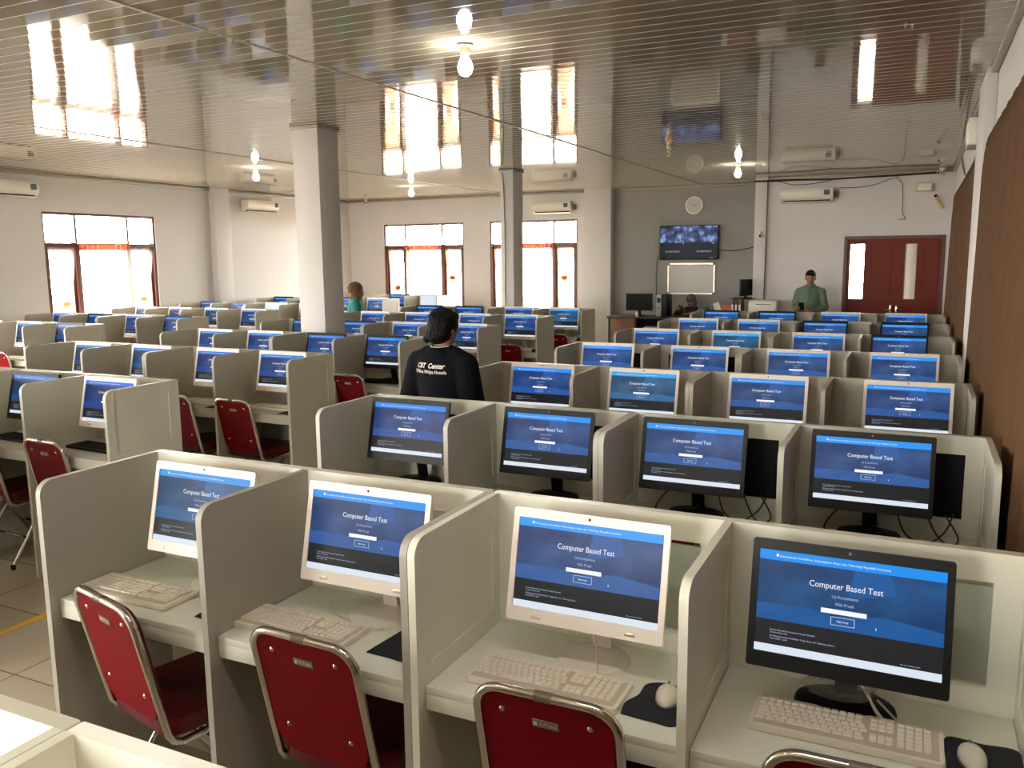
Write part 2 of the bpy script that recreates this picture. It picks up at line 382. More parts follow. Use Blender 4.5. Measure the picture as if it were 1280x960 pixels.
# windows
def window(n, x0, x1, M):
    """built in the xz plane (room on -y), M places it"""
    wdt = x1-x0; a = x0+0.27*wdt; b_ = x0+0.735*wdt; tz = 2.17; D0, D1 = 0.02, 0.12
    e = empty('window_%d' % n); struct(e); e.matrix_world = M
    f = MB(); f.plate(rect(x0, x1, WZ0, WZ1), [rect(x0+0.035, a-0.018, tz+0.03, WZ1-0.035), rect(a+0.018, b_-0.018, tz+0.03, WZ1-0.035), rect(b_+0.018, x1-0.035, tz+0.03, WZ1-0.035),
        rect(x0+0.05, a-0.03, WZ0+0.04, tz-0.03), rect(a+0.03, b_-0.03, WZ0+0.04, tz-0.03), rect(b_+0.03, x1-0.05, WZ0+0.04, tz-0.03)], D1-D0, M=T(0, D0, 0))
    f.build('frame', M_wood, e, smooth=0)
    for (u, v) in ((x0+0.05, a-0.03), (a+0.03, b_-0.03), (b_+0.03, x1-0.05)):
        k = 0.05
        MB().plate(rect(u, v, WZ0+0.04, tz-0.03), [rect(u+k, v-k, WZ0+0.04+k, tz-0.03-k)], 0.05, M=T(0, 0.06, 0)).build('sash', M_wood, e, smooth=0)
        MB().box(u+k-0.005, v-k+0.005, 0.083, 0.087, WZ0+0.085, tz-0.075).build('pane', M_glass, e, smooth=0)
    for (u, v) in ((x0+0.035, a-0.018), (a+0.018, b_-0.018), (b_+0.018, x1-0.035)):
        MB().box(u-0.005, v+0.005, 0.083, 0.087, tz+0.025, WZ1-0.03).build('pane', M_glass, e, smooth=0)
    return a, b_
MLW = T(XL_, 0, 0) @ RZ(math.radians(90)); MBW = T(0, YB, 0)
def drape(name, u0, u1, z0, z1, y, amp, nf, mt, M, tie=None, lean=0.0, label=None, grp=None, hdr=False):
    """pleated sheet from z1 down to z0; tie=(z, width, centre) gathers it"""
    m = MB(); bm = m.bm; NX, NZ = max(24, int(nf*10)), 26; rows = []
    for j in range(NZ+1):
        z = z1+(z0-z1)*j/NZ; row = []
        for i in range(NX+1):
            q = i/NX; u = u0+(u1-u0)*q
            if tie:
                tz, tw, tcx = tie; k = max(0.0, 1-abs(z-tz)/(z1-tz if z > tz else (tz-z0)*1.6)); k = k**1.6
                u = u*(1-k)+(tcx+(q-0.5)*tw)*k
            row.append(bm.verts.new((u+lean*(z1-z), y+amp*math.sin(q*nf*2*math.pi)*(0.7+0.3*math.sin(5*q+z)), z)))
        rows.append(row)
    for j in range(NZ):
        for i in range(NX): bm.faces.new((rows[j][i], rows[j][i+1], rows[j+1][i+1], rows[j+1][i]))
    o = m.build(name, mt, smooth=80); o.matrix_world = M
    return o
def wtags(n): return {1: 'left wall window', 2: 'back wall window nearer the corner', 3: 'back wall window behind the far column'}[n]
for n, (x0, x1), M in ((1, LWIN[0], MLW), (2, BWIN[0], MBW), (3, BWIN[1], MBW)):
    a, b_ = window(n, x0, x1, M)
    rod = MB().tube([(a-0.03, -0.02, 2.19), (b_+0.06, -0.02, 2.19)], 0.009).build('curtain_rod', M_wood); rod.matrix_world = M
    tag(rod, 'thin rod over the middle pane of the ' + wtags(n), 'curtain rod', 'window curtain rods')
    c = drape('sheer_curtain', a+0.02, b_-0.0, WZ0+0.02, 2.19, -0.02, 0.014, 11, M_sheer, M)
    tag(c, 'white sheer curtain over the middle of the ' + wtags(n), 'curtain', 'sheer window curtains')
    hd = drape('header', a+0.0, b_+0.0, 2.10, 2.195, -0.028, 0.016, 9, M_hdr, Matrix()); hd.parent = c
    for side, (u, v) in (('first', (x0+0.06, a-0.04)), ('last', (b_+0.04, x1-0.06))):
        cx = (u+v)/2+(0.03 if side == 'first' else -0.02); tz = 1.28 if side == 'first' else (1.5 if n != 1 else 1.3)
        o = drape('tied_curtain', u, v, WZ0+0.05, 2.13, 0.03, 0.012, 6, M_sheer if n == 1 else M_sheerb, M, tie=(tz, 0.12, cx))
        tag(o, 'tied pale curtain, %s pane of the %s' % ('left' if side == 'first' else 'right', wtags(n)), 'curtain', 'tied window curtains')
        kn = MB().ball((cx, 0.03, tz), (0.075, 0.03, 0.045)).build('tie_band', M_tie, o)
for n, (x0, x1) in ((4, LWIN[1]), (5, LWIN[2])): window(n, x0, x1, MLW)
for n, (x0, x1) in enumerate(RWIN):
    window(6+n, x0, x1, T(0, YF, 0) @ Matrix.Scale(-1, 4, (0, 1, 0)))
    portal(((x0+x1)/2, YF-WT-0.02, (WZ0+WZ1)/2), x1-x0, WZ1-WZ0, (math.radians(90), 0, 0))
for x0, x1 in BWIN: portal(((x0+x1)/2, YB+0.17, (WZ0+WZ1)/2), x1-x0, WZ1-WZ0, (math.radians(-90), 0, 0))
for x0, x1 in LWIN: portal((XL_-0.17, (x0+x1)/2, (WZ0+WZ1)/2), WZ1-WZ0, x1-x0, (0, math.radians(-90), 0))

# ------------------------------------------------------------------ doors (double door in the entrance wall)
def door(n, x0, x1, gx0, gx1, panel_x0, panel_x1, glass, handle_x):
    e = struct(empty('door_%d' % n, (0, YP, 0)))
    m = MB(); m.plate(rect(x0, x1, 0.01, DZ-0.05), [rect(gx0, gx1, 1.19, 2.07)], 0.045, M=T(0, 0.01, 0))
    m.build('leaf', M_door, e, smooth=0)
    g = MB()
    for z0, z1 in ((0.25, 1.05), (1.19, 2.07)):
        g.plate(rect(panel_x0, panel_x1, z0, z1), [rect(panel_x0+0.035, panel_x1-0.035, z0+0.035, z1-0.035)], 0.012, M=T(0, 0.0, 0))
    g.build('moulding', M_door, e, smooth=0)
    MB().box(gx0-0.004, gx1+0.004, 0.028, 0.036, 1.186, 2.074).build('pane', glass, e, smooth=0)
    h = MB(); h.box(handle_x-0.02, handle_x+0.02, -0.004, 0.012, 0.9, 1.1, 0.003); h.tube([(handle_x, 0, 1.03), (handle_x, -0.05, 1.03), (handle_x+(0.09 if handle_x > -0.35 else -0.09), -0.05, 1.03)], 0.009)
    h.build('handle', M_chrome, e)
fr = MB(); fr.plate([(DX0, 0), (DX0+0.05, 0), (DX0+0.05, DZ-0.05), (DX1-0.05, DZ-0.05), (DX1-0.05, 0), (DX1, 0), (DX1, DZ), (DX0, DZ)], [], 0.15, M=T(0, YP-0.012, 0))
struct(fr.build('door_frame', M_doord, smooth=0))
door(1, DX0+0.05, -0.36, -1.04, -0.83, -0.76, -0.42, M_glass, -0.40)
door(2, -0.361, DX1-0.05, -0.23, -0.06, 0.0, 0.25, M_frost, -0.31)
portal((-0.4, YP+0.2, 1.63), 1.0, 0.9, (math.radians(-90), 0, 0))
# block added outside the second leaf so that its pane stays greyer
struct(MB().box(-0.30, 0.6, YP+0.3, YP+0.8, 0, ZC).build('outside_pane_blocker', M_wall))

# ------------------------------------------------------------------ carrels
W, GAP, DEP, HP, DT = 0.712, 0.024, 0.49, 1.2, 0.022
ROWY = {0: 0.80, 1: 2.27, 2: 3.728, 3: 5.262, 4: 6.728, 5: 8.198, 6: 9.692, 7: 11.181}
RX0, LX1, LLX1 = -2.594, -4.075, -8.5
def divider_mb(framed):
    r = 0.05; n = 6; y1 = 0.0; y0 = -DEP
    out = [(y1, 0), (y1, HP)] + [(y0+r-r*math.sin(math.radians(90*k/n)), HP-r+r*math.cos(math.radians(90*k/n))) for k in range(n+1)] + [(y0, 0)]
    m = MB(); A = RZ(math.radians(90))
    if framed:
        hole = rect(y0+0.055, y1-0.045, 0.84, 1.14)
        m.plate(out, [hole], DT, M=A @ T(0, -DT/2, 0))
        m.plate([(y0+0.05, 0.83), (y1-0.04, 0.83), (y1-0.04, 1.145), (y0+0.05, 1.145)], [], DT-0.010, M=A @ T(0, -(DT-0.010)/2, 0))
    else:
        m.plate(out, [], DT, M=A @ T(0, -DT/2, 0))
    return m
# shared meshes for carrel parts
def proto(mb, name, mt, smooth=35):
    o = mb.build(name, mt, smooth=smooth); me = o.data; bpy.data.objects.remove(o); return me
OZ0, OZ1, OM = 0.86, 1.125, 0.075
bk = MB(); bk.plate(rrect(-DT/2, 2*W+DT/2, 0, HP, 0.006, 2), [rect(k*W+OM, (k+1)*W-OM, OZ0, OZ1) for k in (0, 1)], 0.032)
ME_back = proto(bk, 'back_panel', M_carrel, 25)
def repaint(me, mt):
    c = me.copy(); c.materials.clear(); c.materials.append(mt); return c
ME_back = {p: repaint(ME_back, mt) for p, mt in (('new', M_carrel), ('half_shaded', M_carrel3), ('shaded', M_carrel2))}
ME_inset = {}
for key, mt in (('glass', M_inset), ('cream', M_carrel), ('black', M_blackm)):
    z1 = OZ1-0.016 if key == 'glass' else OZ1
    ME_inset[key] = proto(MB().box(OM-0.002, W-OM+0.002, 0.012, 0.018, OZ0-0.002, z1+0.002), 'inset_panel', mt, 0)
_dv = proto(divider_mb(True), 'divider', M_carrel, 30)
ME_div = {'new': repaint(_dv, M_carrel), 'half_shaded': repaint(_dv, M_carrel3), 'shaded': repaint(_dv, M_carrel2), 'board': proto(divider_mb(False), 'divider', M_carrelg, 30)}
ME_inset['new'] = repaint(ME_inset['cream'], M_carrel); ME_inset['half_shaded'] = repaint(ME_inset['cream'], M_carrel3); ME_inset['shaded'] = repaint(ME_inset['cream'], M_carrel2)
dk = MB(); dk.box(DT/2+0.001, W-DT/2-0.001, -DEP+0.035, -0.0005, 0.762, 0.786, 0.003); dk.box(DT/2+0.001, W-DT/2-0.001, -DEP+0.035, -DEP+0.055, 0.718, 0.765, 0.003)
ME_desk = proto(dk, 'desktop', M_desk, 30)
ME_desk = {'new': ME_desk, 'half_shaded': repaint(ME_desk, M_carrel3), 'shaded': repaint(ME_desk, M_carrel2)}
def link(name, me, parent, loc=(0, 0, 0)):
    o = bpy.data.objects.new(name, me); COL.objects.link(o); o.parent = parent; o.location = loc; return o
def carrel(x, y, framed=(True, True, True), insets=('cream', 'cream'), label='', group='', paint='shaded'):
    e = empty('exam_carrel', (x, y, 0)); tag(e, label, 'carrel desk', group)
    b_ = link('back_panel', ME_back[paint], e)
    for k in (0, 1): link('inset_panel', ME_inset[paint if insets[k] == 'cream' else insets[k]], b_, (k*W, 0, 0))
    for k in (0, 1, 2): link('divider', ME_div[paint if framed[k] else 'board'], e, (k*W, 0, 0))
    for k in (0, 1): link('desktop', ME_desk[paint], e, (k*W, 0, 0))
    return e
ORD = ['front', 'second', 'third', 'fourth', 'fifth', 'sixth', 'seventh']
def rowname(block, r):
    if block == 'R': return ORD[r-1] + ' row beside the brown curtains'
    if block == 'L': return ORD[r-2] + ' row of the middle block'
    return ORD[r-4] + ' row of the far window block'
def rx(k): return RX0+k*W+(GAP if k >= 2 else 0)
def lx(k): return LX1-(4-k)*W-(GAP if k < 2 else 0)
def llx(k, r): return LLXR[r]-(4-k)*W-(GAP if k < 2 else 0)
LLY = {4: 6.85, 5: 8.21, 6: 9.69, 7: 11.2, 8: 13.03, 9: 14.45}
LLXR = {4: -8.55, 5: -8.3, 6: -8.38, 7: -8.55, 8: -8.5, 9: -8.25}
for r, y in ROWY.items():
    for u in (0, 1):
        ins = {(1, 0): ('glass', 'glass'), (1, 1): ('glass', 'glass'), (2, 0): ('black', 'black'), (2, 1): ('black', 'black'), (4, 0): ('black', 'black')}.get((r, u), ('cream', 'cream'))
        fr_ = (False, False, False) if (r, u) == (1, 0) else (True, True, True)
        if r == 0:
            lab = 'white carrel cut by the bottom edge, ' + ('end unit by the tiled aisle' if u == 0 else 'second unit from the aisle')
        else:
            lab = 'white two-seat carrel, ' + rowname('R', r) + (', aisle half' if u == 0 else ', curtain half')
        carrel(rx(2*u), y, fr_, ins, lab, 'carrels beside the brown curtains', 'new' if r < 2 else ('half_shaded' if r == 2 else 'shaded'))
for u in (0, 1): carrel(lx(2*u), ROWY[1], label='white two-seat carrel just outside the left edge, ' + ('half nearer the windows' if u == 0 else 'centre-aisle half'), group='carrels outside the left edge', paint='half_shaded')
for r in range(2, 8):
    for u in (0, 1):
        carrel(lx(2*u), ROWY[r], label='white two-seat carrel, ' + rowname('L', r) + (', half nearer the windows' if u == 0 else ', centre-aisle half'), group='carrels of the middle block', paint='half_shaded' if r == 2 else 'shaded')
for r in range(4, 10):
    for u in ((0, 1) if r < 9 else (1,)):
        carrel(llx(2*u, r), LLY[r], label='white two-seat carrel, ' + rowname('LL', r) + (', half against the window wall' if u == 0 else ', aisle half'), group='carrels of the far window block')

# ------------------------------------------------------------------ computer monitors
SW, SH = 0.416, 0.248      # lit screen
BW, BH = 0.45, 0.312
def screen_mesh(white_only=False):
    m = MB(); X0, X1 = -SW/2, SW/2
    zt = lambda f: SH*(1-f)                 # 0 = top
    def q(x0, x1, f0, f1, mi, y=0.0): m.quad([(x0, y, zt(f1)), (x1, y, zt(f1)), (x1, y, zt(f0)), (x0, y, zt(f0))], mi)
    if white_only: q(X0, X1, 0, 1, 4)
    else:
        q(X0, X1, 0, 0.097, 0)
        q(X0, X1, 0.684, 0.925, 3); q(X0, X1, 0.925, 1.0, 4)
        P = lambda fx, f: (X0+SW*fx, 0, zt(f))
        def poly(L, mi): m.quad([P(*p) for p in L], mi)
        poly([(0, 0.53), (0, 0.097), (0.53, 0.097), (0.5, 0.36), (0.42, 0.56), (0.33, 0.52)], 1)
        poly([(0, 0.684), (0, 0.53), (0.33, 0.52), (0.42, 0.56), (0.5, 0.684)], 2)
        poly([(0.53, 0.097), (0.72, 0.097), (0.75, 0.28), (0.62, 0.34), (0.5, 0.36)], 2)
        poly([(0.72, 0.097), (1, 0.097), (1, 0.3), (0.86, 0.24), (0.75, 0.28)], 1)
        poly([(0.5, 0.36), (0.62, 0.34), (0.75, 0.28), (0.86, 0.24), (1, 0.3), (1, 0.56), (0.7, 0.5), (0.42, 0.56)], 1)
        poly([(0.42, 0.56), (0.7, 0.5), (1, 0.56), (1, 0.684), (0.5, 0.684)], 2)
        y = -0.0005; c = 0.485
        xx = lambda f: X0+SW*f
        m.text('Computer Based Test', 0.021, xx(c), y, zt(0.30), 5, maxw=SW*0.395)
        m.text('Uji Kompetensi', 0.010, xx(c), y, zt(0.385), 6, maxw=SW*0.14)
        m.text('Pilih Prodi', 0.010, xx(c), y, zt(0.455), 6, maxw=SW*0.095)
        q(xx(0.36), xx(0.605), 0.49, 0.535, 5, y)
        for a0, a1, f0, f1 in ((0.415, 0.545, 0.56, 0.566), (0.415, 0.545, 0.635, 0.641), (0.415, 0.419, 0.56, 0.641), (0.541, 0.545, 0.56, 0.641)): q(xx(a0), xx(a1), f0, f1, 6, y)
        m.text('Pilih Prodi', 0.007, xx(0.48), y, zt(0.612), 5, maxw=SW*0.06)
        m.text('Kementerian Pendidikan, Kebudayaan, Riset, dan Teknologi Republik Indonesia', 0.007, xx(0.115), y, zt(0.062), 5, 'LEFT', maxw=SW*0.60)
        q(xx(0.095), xx(0.108), 0.035, 0.062, 5, y)
        m.text('Komite Nasional Uji Kompetensi Tenaga Kesehatan', 0.0055, xx(0.085), y, zt(0.785), 6, 'LEFT', maxw=SW*0.25)
        m.text('Computer Based Test', 0.0055, xx(0.085), y, zt(0.81), 6, 'LEFT', maxw=SW*0.1)
        m.text('Direktorat Jenderal Pendidikan Tinggi, Riset, dan Teknologi, Jakarta', 0.0055, xx(0.085), y, zt(0.845), 6, 'LEFT', maxw=SW*0.36)
        m.text('Versi 2022 - aktif', 0.0055, xx(0.085), y, zt(0.87), 6, 'LEFT', maxw=SW*0.1)
        m.text('Hak cipta dilindungi 2022', 0.004, xx(0.79), y, zt(0.905), 6, 'LEFT', maxw=SW*0.1)
        m.quad([(xx(0.655), y, zt(0.60)), (xx(0.661), y, zt(0.625)), (xx(0.655), y, zt(0.632))], 5)
    for f in m.bm.faces:
        f.normal_update()
        if f.normal.y > 0: f.normal_flip()
    o = m.build('screen', [S_band, S_dark, S_light, S_foot, S_bar, S_text, S_dim], smooth=0); me = o.data; bpy.data.objects.remove(o); return me
ME_scr = screen_mesh(); ME_scrw = screen_mesh(True)
TILT = math.radians(-13); PIV = 0.13       # housing bottom above the desk
def monitor_proto(white, scr):
    e = empty('computer_monitor'); A = T(0, 0, PIV) @ RX(TILT)
    mt = M_white if white else M_black; sx = SW/2; zb = 0.038; k = 0.0
    h = MB(); h.plate(rrect(-BW/2, BW/2, 0, BH, 0.007, 3), [rect(-sx, sx, zb, zb+SH)], 0.012, M=A)
    h.box(-BW/2+0.004, BW/2-0.004, 0.006, 0.03, 0.004, BH-0.004, 0.006, M=A); h.box(-0.15, 0.15, 0.028, 0.055, 0.04, 0.25, 0.015, M=A)
    hb = h.build('housing', mt, e)
    s = bpy.data.objects.new('screen', scr); COL.objects.link(s); s.parent = e; s.matrix_parent_inverse = Matrix(); s.matrix_local = A @ T(0, 0.004, zb)
    MB().ball((0, -0.0005, BH-0.012), (0.004, 0.0015, 0.004), u=10, v=6, M=A).build('camera_lens', M_black if white else M_grey, hb)
    if white:
        g = MB()
        for x in (-0.135, 0.135): MB().box(x-0.014, x+0.014, -0.0012, 0.001, 0.011, 0.021, 0.0006, M=A).build('badge', M_grey if False else M_alu, hb)
    # stand: neck and foot
    n = MB(); n.box(-0.028, 0.028, 0.0, 0.016, 0.0, 0.24, 0.005, M=T(0, 0.168, 0.010) @ RX(math.radians(12))); n.build('stand_neck', mt, e)
    if white: MB().lathe([(0.0, 0.012), (0.085, 0.012), (0.098, 0.008), (0.102, 0.0)], (0, 0.108, 0.0005), 36).build('stand_foot', M_whiteb, e)
    else: MB().lathe([(0.0, 0.02), (0.09, 0.017), (0.118, 0.01), (0.122, 0.0)], (0, 0.135, 0.0005), 36, sy=0.72).build('stand_foot', mt, e)
    return e
PM = {}
DZT = 0.787
NMON = [0]
def put_monitor(x, y, kind, label, group, tint=(1, 1, 1), rz=0.0, white_only=False):
    key = (kind, white_only)
    if key not in PM: PM[key] = o = monitor_proto(kind == 'W', ME_scrw if white_only else ME_scr)
    else: o = copy_tree(PM[key])
    if key in PM and o is PM[key]: KIDS[o.name] = list(o.children); [KIDS.setdefault(c.name, list(c.children)) for c in o.children]
    o.location = (x, y-0.24, DZT); o.rotation_euler = (0, 0, rz); tag(o, label, 'monitor', group)
    for c in o.children:
        if c.name.startswith('screen'): c.color = (*tint, 1)
    return o
TEAL = (0.75, 1.35, 0.95); VIO = (1.0, 0.86, 1.0); DK = (0.55, 0.8, 0.8); LT = (1.15, 1.1, 1.08)
RK = {1: 'WWWB', 2: 'BBBB', 3: 'WWWW', 4: 'WWWW', 5: 'WWWB', 6: 'WWBB', 7: 'BBWW'}
ROFF = {1: [.066, .029, .017, -.035], 2: [-.027, .012, -.046, -.054], 3: [.028, .005, .021, .054], 4: [-.026, .012, .008, .009], 5: [-.039, .012, 0, -.051], 6: [.018, -.034, -.085, -.033], 7: [-.029, -.058, -.051, -.043]}
RT = {(1, 0): (0.62, 1.05, 0.9), (1, 1): (1.1, 1.0, 1.0), (1, 2): (1.5, 1.15, 1.05), (1, 3): (0.25, 0.95, 1.0), (2, 0): VIO, (2, 1): (1.25, 1.05, 1.05), (2, 2): (1.35, 1.1, 1.05), (2, 3): (1.3, 1.1, 1.05), (3, 1): (1.25, 1.4, 0.98), (5, 1): TEAL, (3, 0): (0.9, 1.0, 1.15), (4, 0): (0.9, 1.0, 1.15), (5, 0): (0.9, 1.0, 1.15)}
PLACE = ['aisle-end seat', 'second seat from the aisle', 'second seat from the curtains', 'seat against the curtains']
for r in range(1, 8):
    for k in range(4):
        kd = RK[r][k]
        put_monitor(rx(k)+W/2+ROFF[r][k], ROWY[r], kd, '%s monitor, %s, %s' % ('white-framed' if kd == 'W' else 'black-framed', rowname('R', r), PLACE[k]), 'monitors beside the brown curtains', RT.get((r, k), (1, 1, 1)))
LK = {2: 'WBBW', 3: 'WWWW', 4: 'WWBB', 5: 'BBWW', 6: 'WWWW', 7: 'BBWW'}
LOFF = {2: [.05, .05, .05, .024], 3: [.105, .105, .1, .047], 4: [.083, .028, .043, .023], 5: [.09, .105, .056, .08], 6: [.01, .005, .08, .014], 7: [-.033, -.071, .003, -.01]}
LT_ = {(2, 2): (0.5, 0.6, 0.7), (2, 3): (0.6, 0.55, 0.85), (3, 0): (0.4, 0.65, 0.65), (3, 1): (0.4, 0.72, 0.75), (3, 2): (0.5, 0.62, 0.85), (3, 3): (0.62, 0.78, 0.9), (7, 3): (0.8, 1.25, 0.95)}
LPL = ['seat nearest the windows', 'second seat from the windows', 'second seat from the centre aisle', 'seat on the centre aisle']
for r in range(2, 8):
    for k in range(4):
        kd = LK[r][k]
        put_monitor(lx(k)+W/2+LOFF[r][k], ROWY[r], kd, '%s monitor, %s, %s' % ('white-framed' if kd == 'W' else 'black-framed', rowname('L', r), LPL[k]), 'monitors of the middle block', LT_.get((r, k), (0.62, 0.8, 0.95)))
LLK = {4: 'WWWB', 5: 'WBWB', 6: 'WWWW', 7: 'BBWW', 8: 'BBBW', 9: '  BW'}
for r in range(4, 10):
    for k in range(4):
        kd = LLK[r][k]
        if kd == ' ': continue
        wo = (r, k) in ((9, 3), (7, 2))
        put_monitor(llx(k, r)+W/2+0.04, LLY[r], kd, '%s monitor, %s, %s' % (('white-framed' if kd == 'W' else 'black-framed') + (', blank white' if wo else ''), rowname('LL', r), ['seat by the window wall', 'second seat from the wall', 'third seat from the wall', 'seat on the aisle'][k]),
            'monitors of the far window block', (0.6, 0.8, 0.7) if (r, k) == (6, 2) else ((1.3, 1.2, 1.2) if r >= 8 else (0.55, 0.72, 0.9)), white_only=wo)

# ------------------------------------------------------------------ keyboards, mice, mouse mats
def keyboard_proto(white):
    e = empty('keyboard'); a, b_ = 0.425, 0.155
    MB().plate(rrect(-a/2, a/2, -b_/2, b_/2, 0.012, 4), [], 0.014, M=RX(math.radians(-90)) @ T(0, -0.016, 0)).build('case', M_key if white else M_black, e)
    ks = MB(); rows = 6; p = 0.0185
    zt = 0.0172
    def key(x, y, wk): ks.box(x, x+wk-0.0028, y, y+p-0.004, 0.0145, 0.0205, 0.0016, seg=1)
    for j in range(rows):
        y = b_/2-0.026-j*p-(0.004 if j else 0)
        x = -a/2+0.012
        if j == 5:
            for wk in (1.3, 1.3, 1.3, 5.6, 1.3, 1.3, 1.3): key(x, y, wk*p); x += wk*p
        else:
            lead = [1.0, 1.0, 1.4, 1.7, 2.1][j]; key(x, y, lead*p); x += lead*p
            while x < -a/2+0.012+13.4*p-0.5*p: key(x, y, p); x += p
        for k in range(3):
            if j != 3: key(-a/2+0.015+13.7*p+k*p*0.95, y, p)
        for k in range(4): key(-a/2+0.018+16.7*p+k*p*1.02, y, p)
    ks.build('keys', M_key if white else M_black, e, smooth=30)
    MB().box(-a/2+0.01, a/2-0.01, -b_/2+0.012, b_/2-0.014, 0.0155, 0.0165).build('key_bed', M_keyg if white else M_blackm, e)
    return e
def mouse_proto(white):
    e = empty('computer_mouse'); bm = bmesh.new(); bmesh.ops.create_uvsphere(bm, u_segments=24, v_segments=14, radius=1)
    for v in bm.verts:
        y = v.co.y; wd = 0.031*(1-0.10*y*y)*(0.95+0.05*y); z = max(v.co.z, -0.12)
        v.co = Vector((v.co.x*wd, y*0.056, 0.0045+(z+0.12)*0.027*(1-0.22*(y+0.25)**2)))
    m = MB(); m.add(bm); m.build('body', M_whiteb if white else M_black, e)
    w_ = MB(); w_.tube([(-0.003, 0.033, 0.0255), (0.003, 0.033, 0.0255)], 0.006, 12); w_.build('scroll_wheel', M_grey, e)
    MB().lathe([(0.0, 0.004), (0.029, 0.004), (0.030, 0.0), ], (0, 0, 0.0005), 28, sy=1.78).build('base', M_grey if white else M_black, e)
    return e
PK = {}
def put(kindf, key, x, y, rz, label, cat, group, z=DZT):
    if key not in PK:
        o = PK[key] = kindf(); KIDS[o.name] = list(o.children)
        for c in o.children: KIDS[c.name] = list(c.children)
    else: o = copy_tree(PK[key])
    o.location = (x, y, z); o.rotation_euler = (0, 0, rz); tag(o, label, cat, group); return o
kb = lambda w_: (lambda: keyboard_proto(w_)); ms = lambda w_: (lambda: mouse_proto(w_))
RK1 = [(-2.375, -.315, 0.0, 'aisle-end seat'), (-1.675, -.31, -0.02, 'second seat from the aisle'), (-.836, -.313, 0.0, 'second seat from the curtains'), (-.104, -.235, 0.0, 'seat against the curtains')]
for x, dy, rz, pl in RK1:
    put(kb(True), 'kw', x, ROWY[1]+dy, rz, 'cream keyboard on the front row desk, ' + pl, 'keyboard', 'keyboards on the front row')
MAT = MB()
def matobj(pts, x, y, label, mt=M_pad):
    n = len(pts); P = smoothpath(pts+[pts[0]], 5)[:-1]
    o = MB().plate([(p.x, p.y) for p in P], [], 0.003, M=RX(math.radians(-90)) @ T(0, -0.003, 0)).build('mouse_mat', mt, loc=(x, y, DZT+0.0002))
    o.data.transform(Matrix.Scale(-1, 4, (0, 1, 0))); o.data.flip_normals(); tag(o, label, 'mouse mat', 'dark mouse mats'); return o
matobj([(-.08, .075, 0), (0, .08, 0), (.058, .078, 0), (.068, .0, 0), (.062, -.075, 0), (.0, -.118, 0), (-.06, -.095, 0), (-.066, -.03, 0), (-.085, .02, 0)], -.535, ROWY[1]-.30, 'navy mouse mat with a wrist bulge, second front-row seat from the curtains')
matobj([(-.075, .09, 0), (.0, .092, 0), (.072, .09, 0), (.075, 0, 0), (.072, -.1, 0), (0, -.1, 0), (-.075, -.1, 0), (-.078, 0, 0)], .19, ROWY[1]-.26, 'black square mouse mat, front-row seat against the curtains')
matobj([(-.1, .1, 0), (-.03, .102, 0), (.055, .1, 0), (.06, 0, 0), (.058, -.1, 0), (-.03, -.1, 0), (-.075, -.1, 0), (-.09, 0, 0)], -1.29, ROWY[1]-.26, 'black square mouse mat, second front-row seat from the aisle')
matobj([(-.06, .07, 0), (.0, .075, 0), (.05, .07, 0), (.055, 0, 0), (.05, -.07, 0), (0, -.075, 0), (-.06, -.07, 0), (-.065, 0, 0)], -1.98, ROWY[1]-.31, 'black mouse mat half hidden at the front-row aisle-end seat')
for x, dy, pl in ((-.527, -.262, 'second seat from the curtains'), (.165, -.245, 'seat against the curtains'), (-1.285, -.27, 'second seat from the aisle')):
    put(ms(True), 'mw', x, ROWY[1]+dy, 0.12, 'white mouse on its dark mat, front row, ' + pl, 'mouse', 'white mice on the front row', DZT+0.0035)
for k, pl in ((2, 'second seat from the centre aisle'), (3, 'seat on the centre aisle'), (1, 'third seat from the centre aisle')):
    put(kb(False), 'kbk', lx(k)+W/2-0.04, ROWY[2]-.24, -0.06, 'black keyboard, front row of the middle block, ' + pl, 'keyboard', 'black keyboards of the middle block')
    put(ms(False), 'mbk', lx(k)+W-.085, ROWY[2]-.38, 0.1, 'black mouse, front row of the middle block, ' + pl, 'mouse', 'black mice of the middle block')
for k, pl in ((1, 'third seat from the centre aisle'), (2, 'second seat from the centre aisle'), (3, 'seat on the centre aisle')):
    put(kb(True), 'kw', lx(k)+W/2-0.0, ROWY[3]-.24, 0.0, 'cream keyboard, second row of the middle block, ' + pl, 'keyboard', 'keyboards on the second middle row')
    matobj([(-.07, .08, 0), (.0, .08, 0), (.07, .08, 0), (.075, 0, 0), (.07, -.08, 0), (0, -.08, 0), (-.07, -.08, 0), (-.075, 0, 0)], lx(k)+W-.10, ROWY[3]-.345, 'dark mouse mat, second row of the middle block, ' + pl)
put(kb(False), 'kbk', lx(3)+W/2, ROWY[4]-.24, 0, 'black keyboard, third row of the middle block, seat on the centre aisle', 'keyboard', 'black keyboards of the middle block')
for r in (6, 7):
    put(kb(True), 'kw', lx(3)+W/2, ROWY[r]-.24, 0, 'cream keyboard, %s, seat on the centre aisle' % rowname('L', r), 'keyboard', 'keyboards at the far aisle seats')
    put(ms(False), 'mbk', lx(3)+W-.085, ROWY[r]-.36, 0.1, 'black mouse, %s, seat on the centre aisle' % rowname('L', r), 'mouse', 'black mice of the middle block')
put(kb(True), 'kw', llx(2, 4)+W/2-.05, LLY[4]-.3, 0, 'cream keyboard at the front row of the far window block', 'keyboard', 'keyboards of the far window block')
for k in range(4):
    put(kb(False), 'kbk', rx(k)+W/2, ROWY[2]-.36, 0, 'black keyboard, second row beside the brown curtains, ' + PLACE[k], 'keyboard', 'black keyboards on the second row')

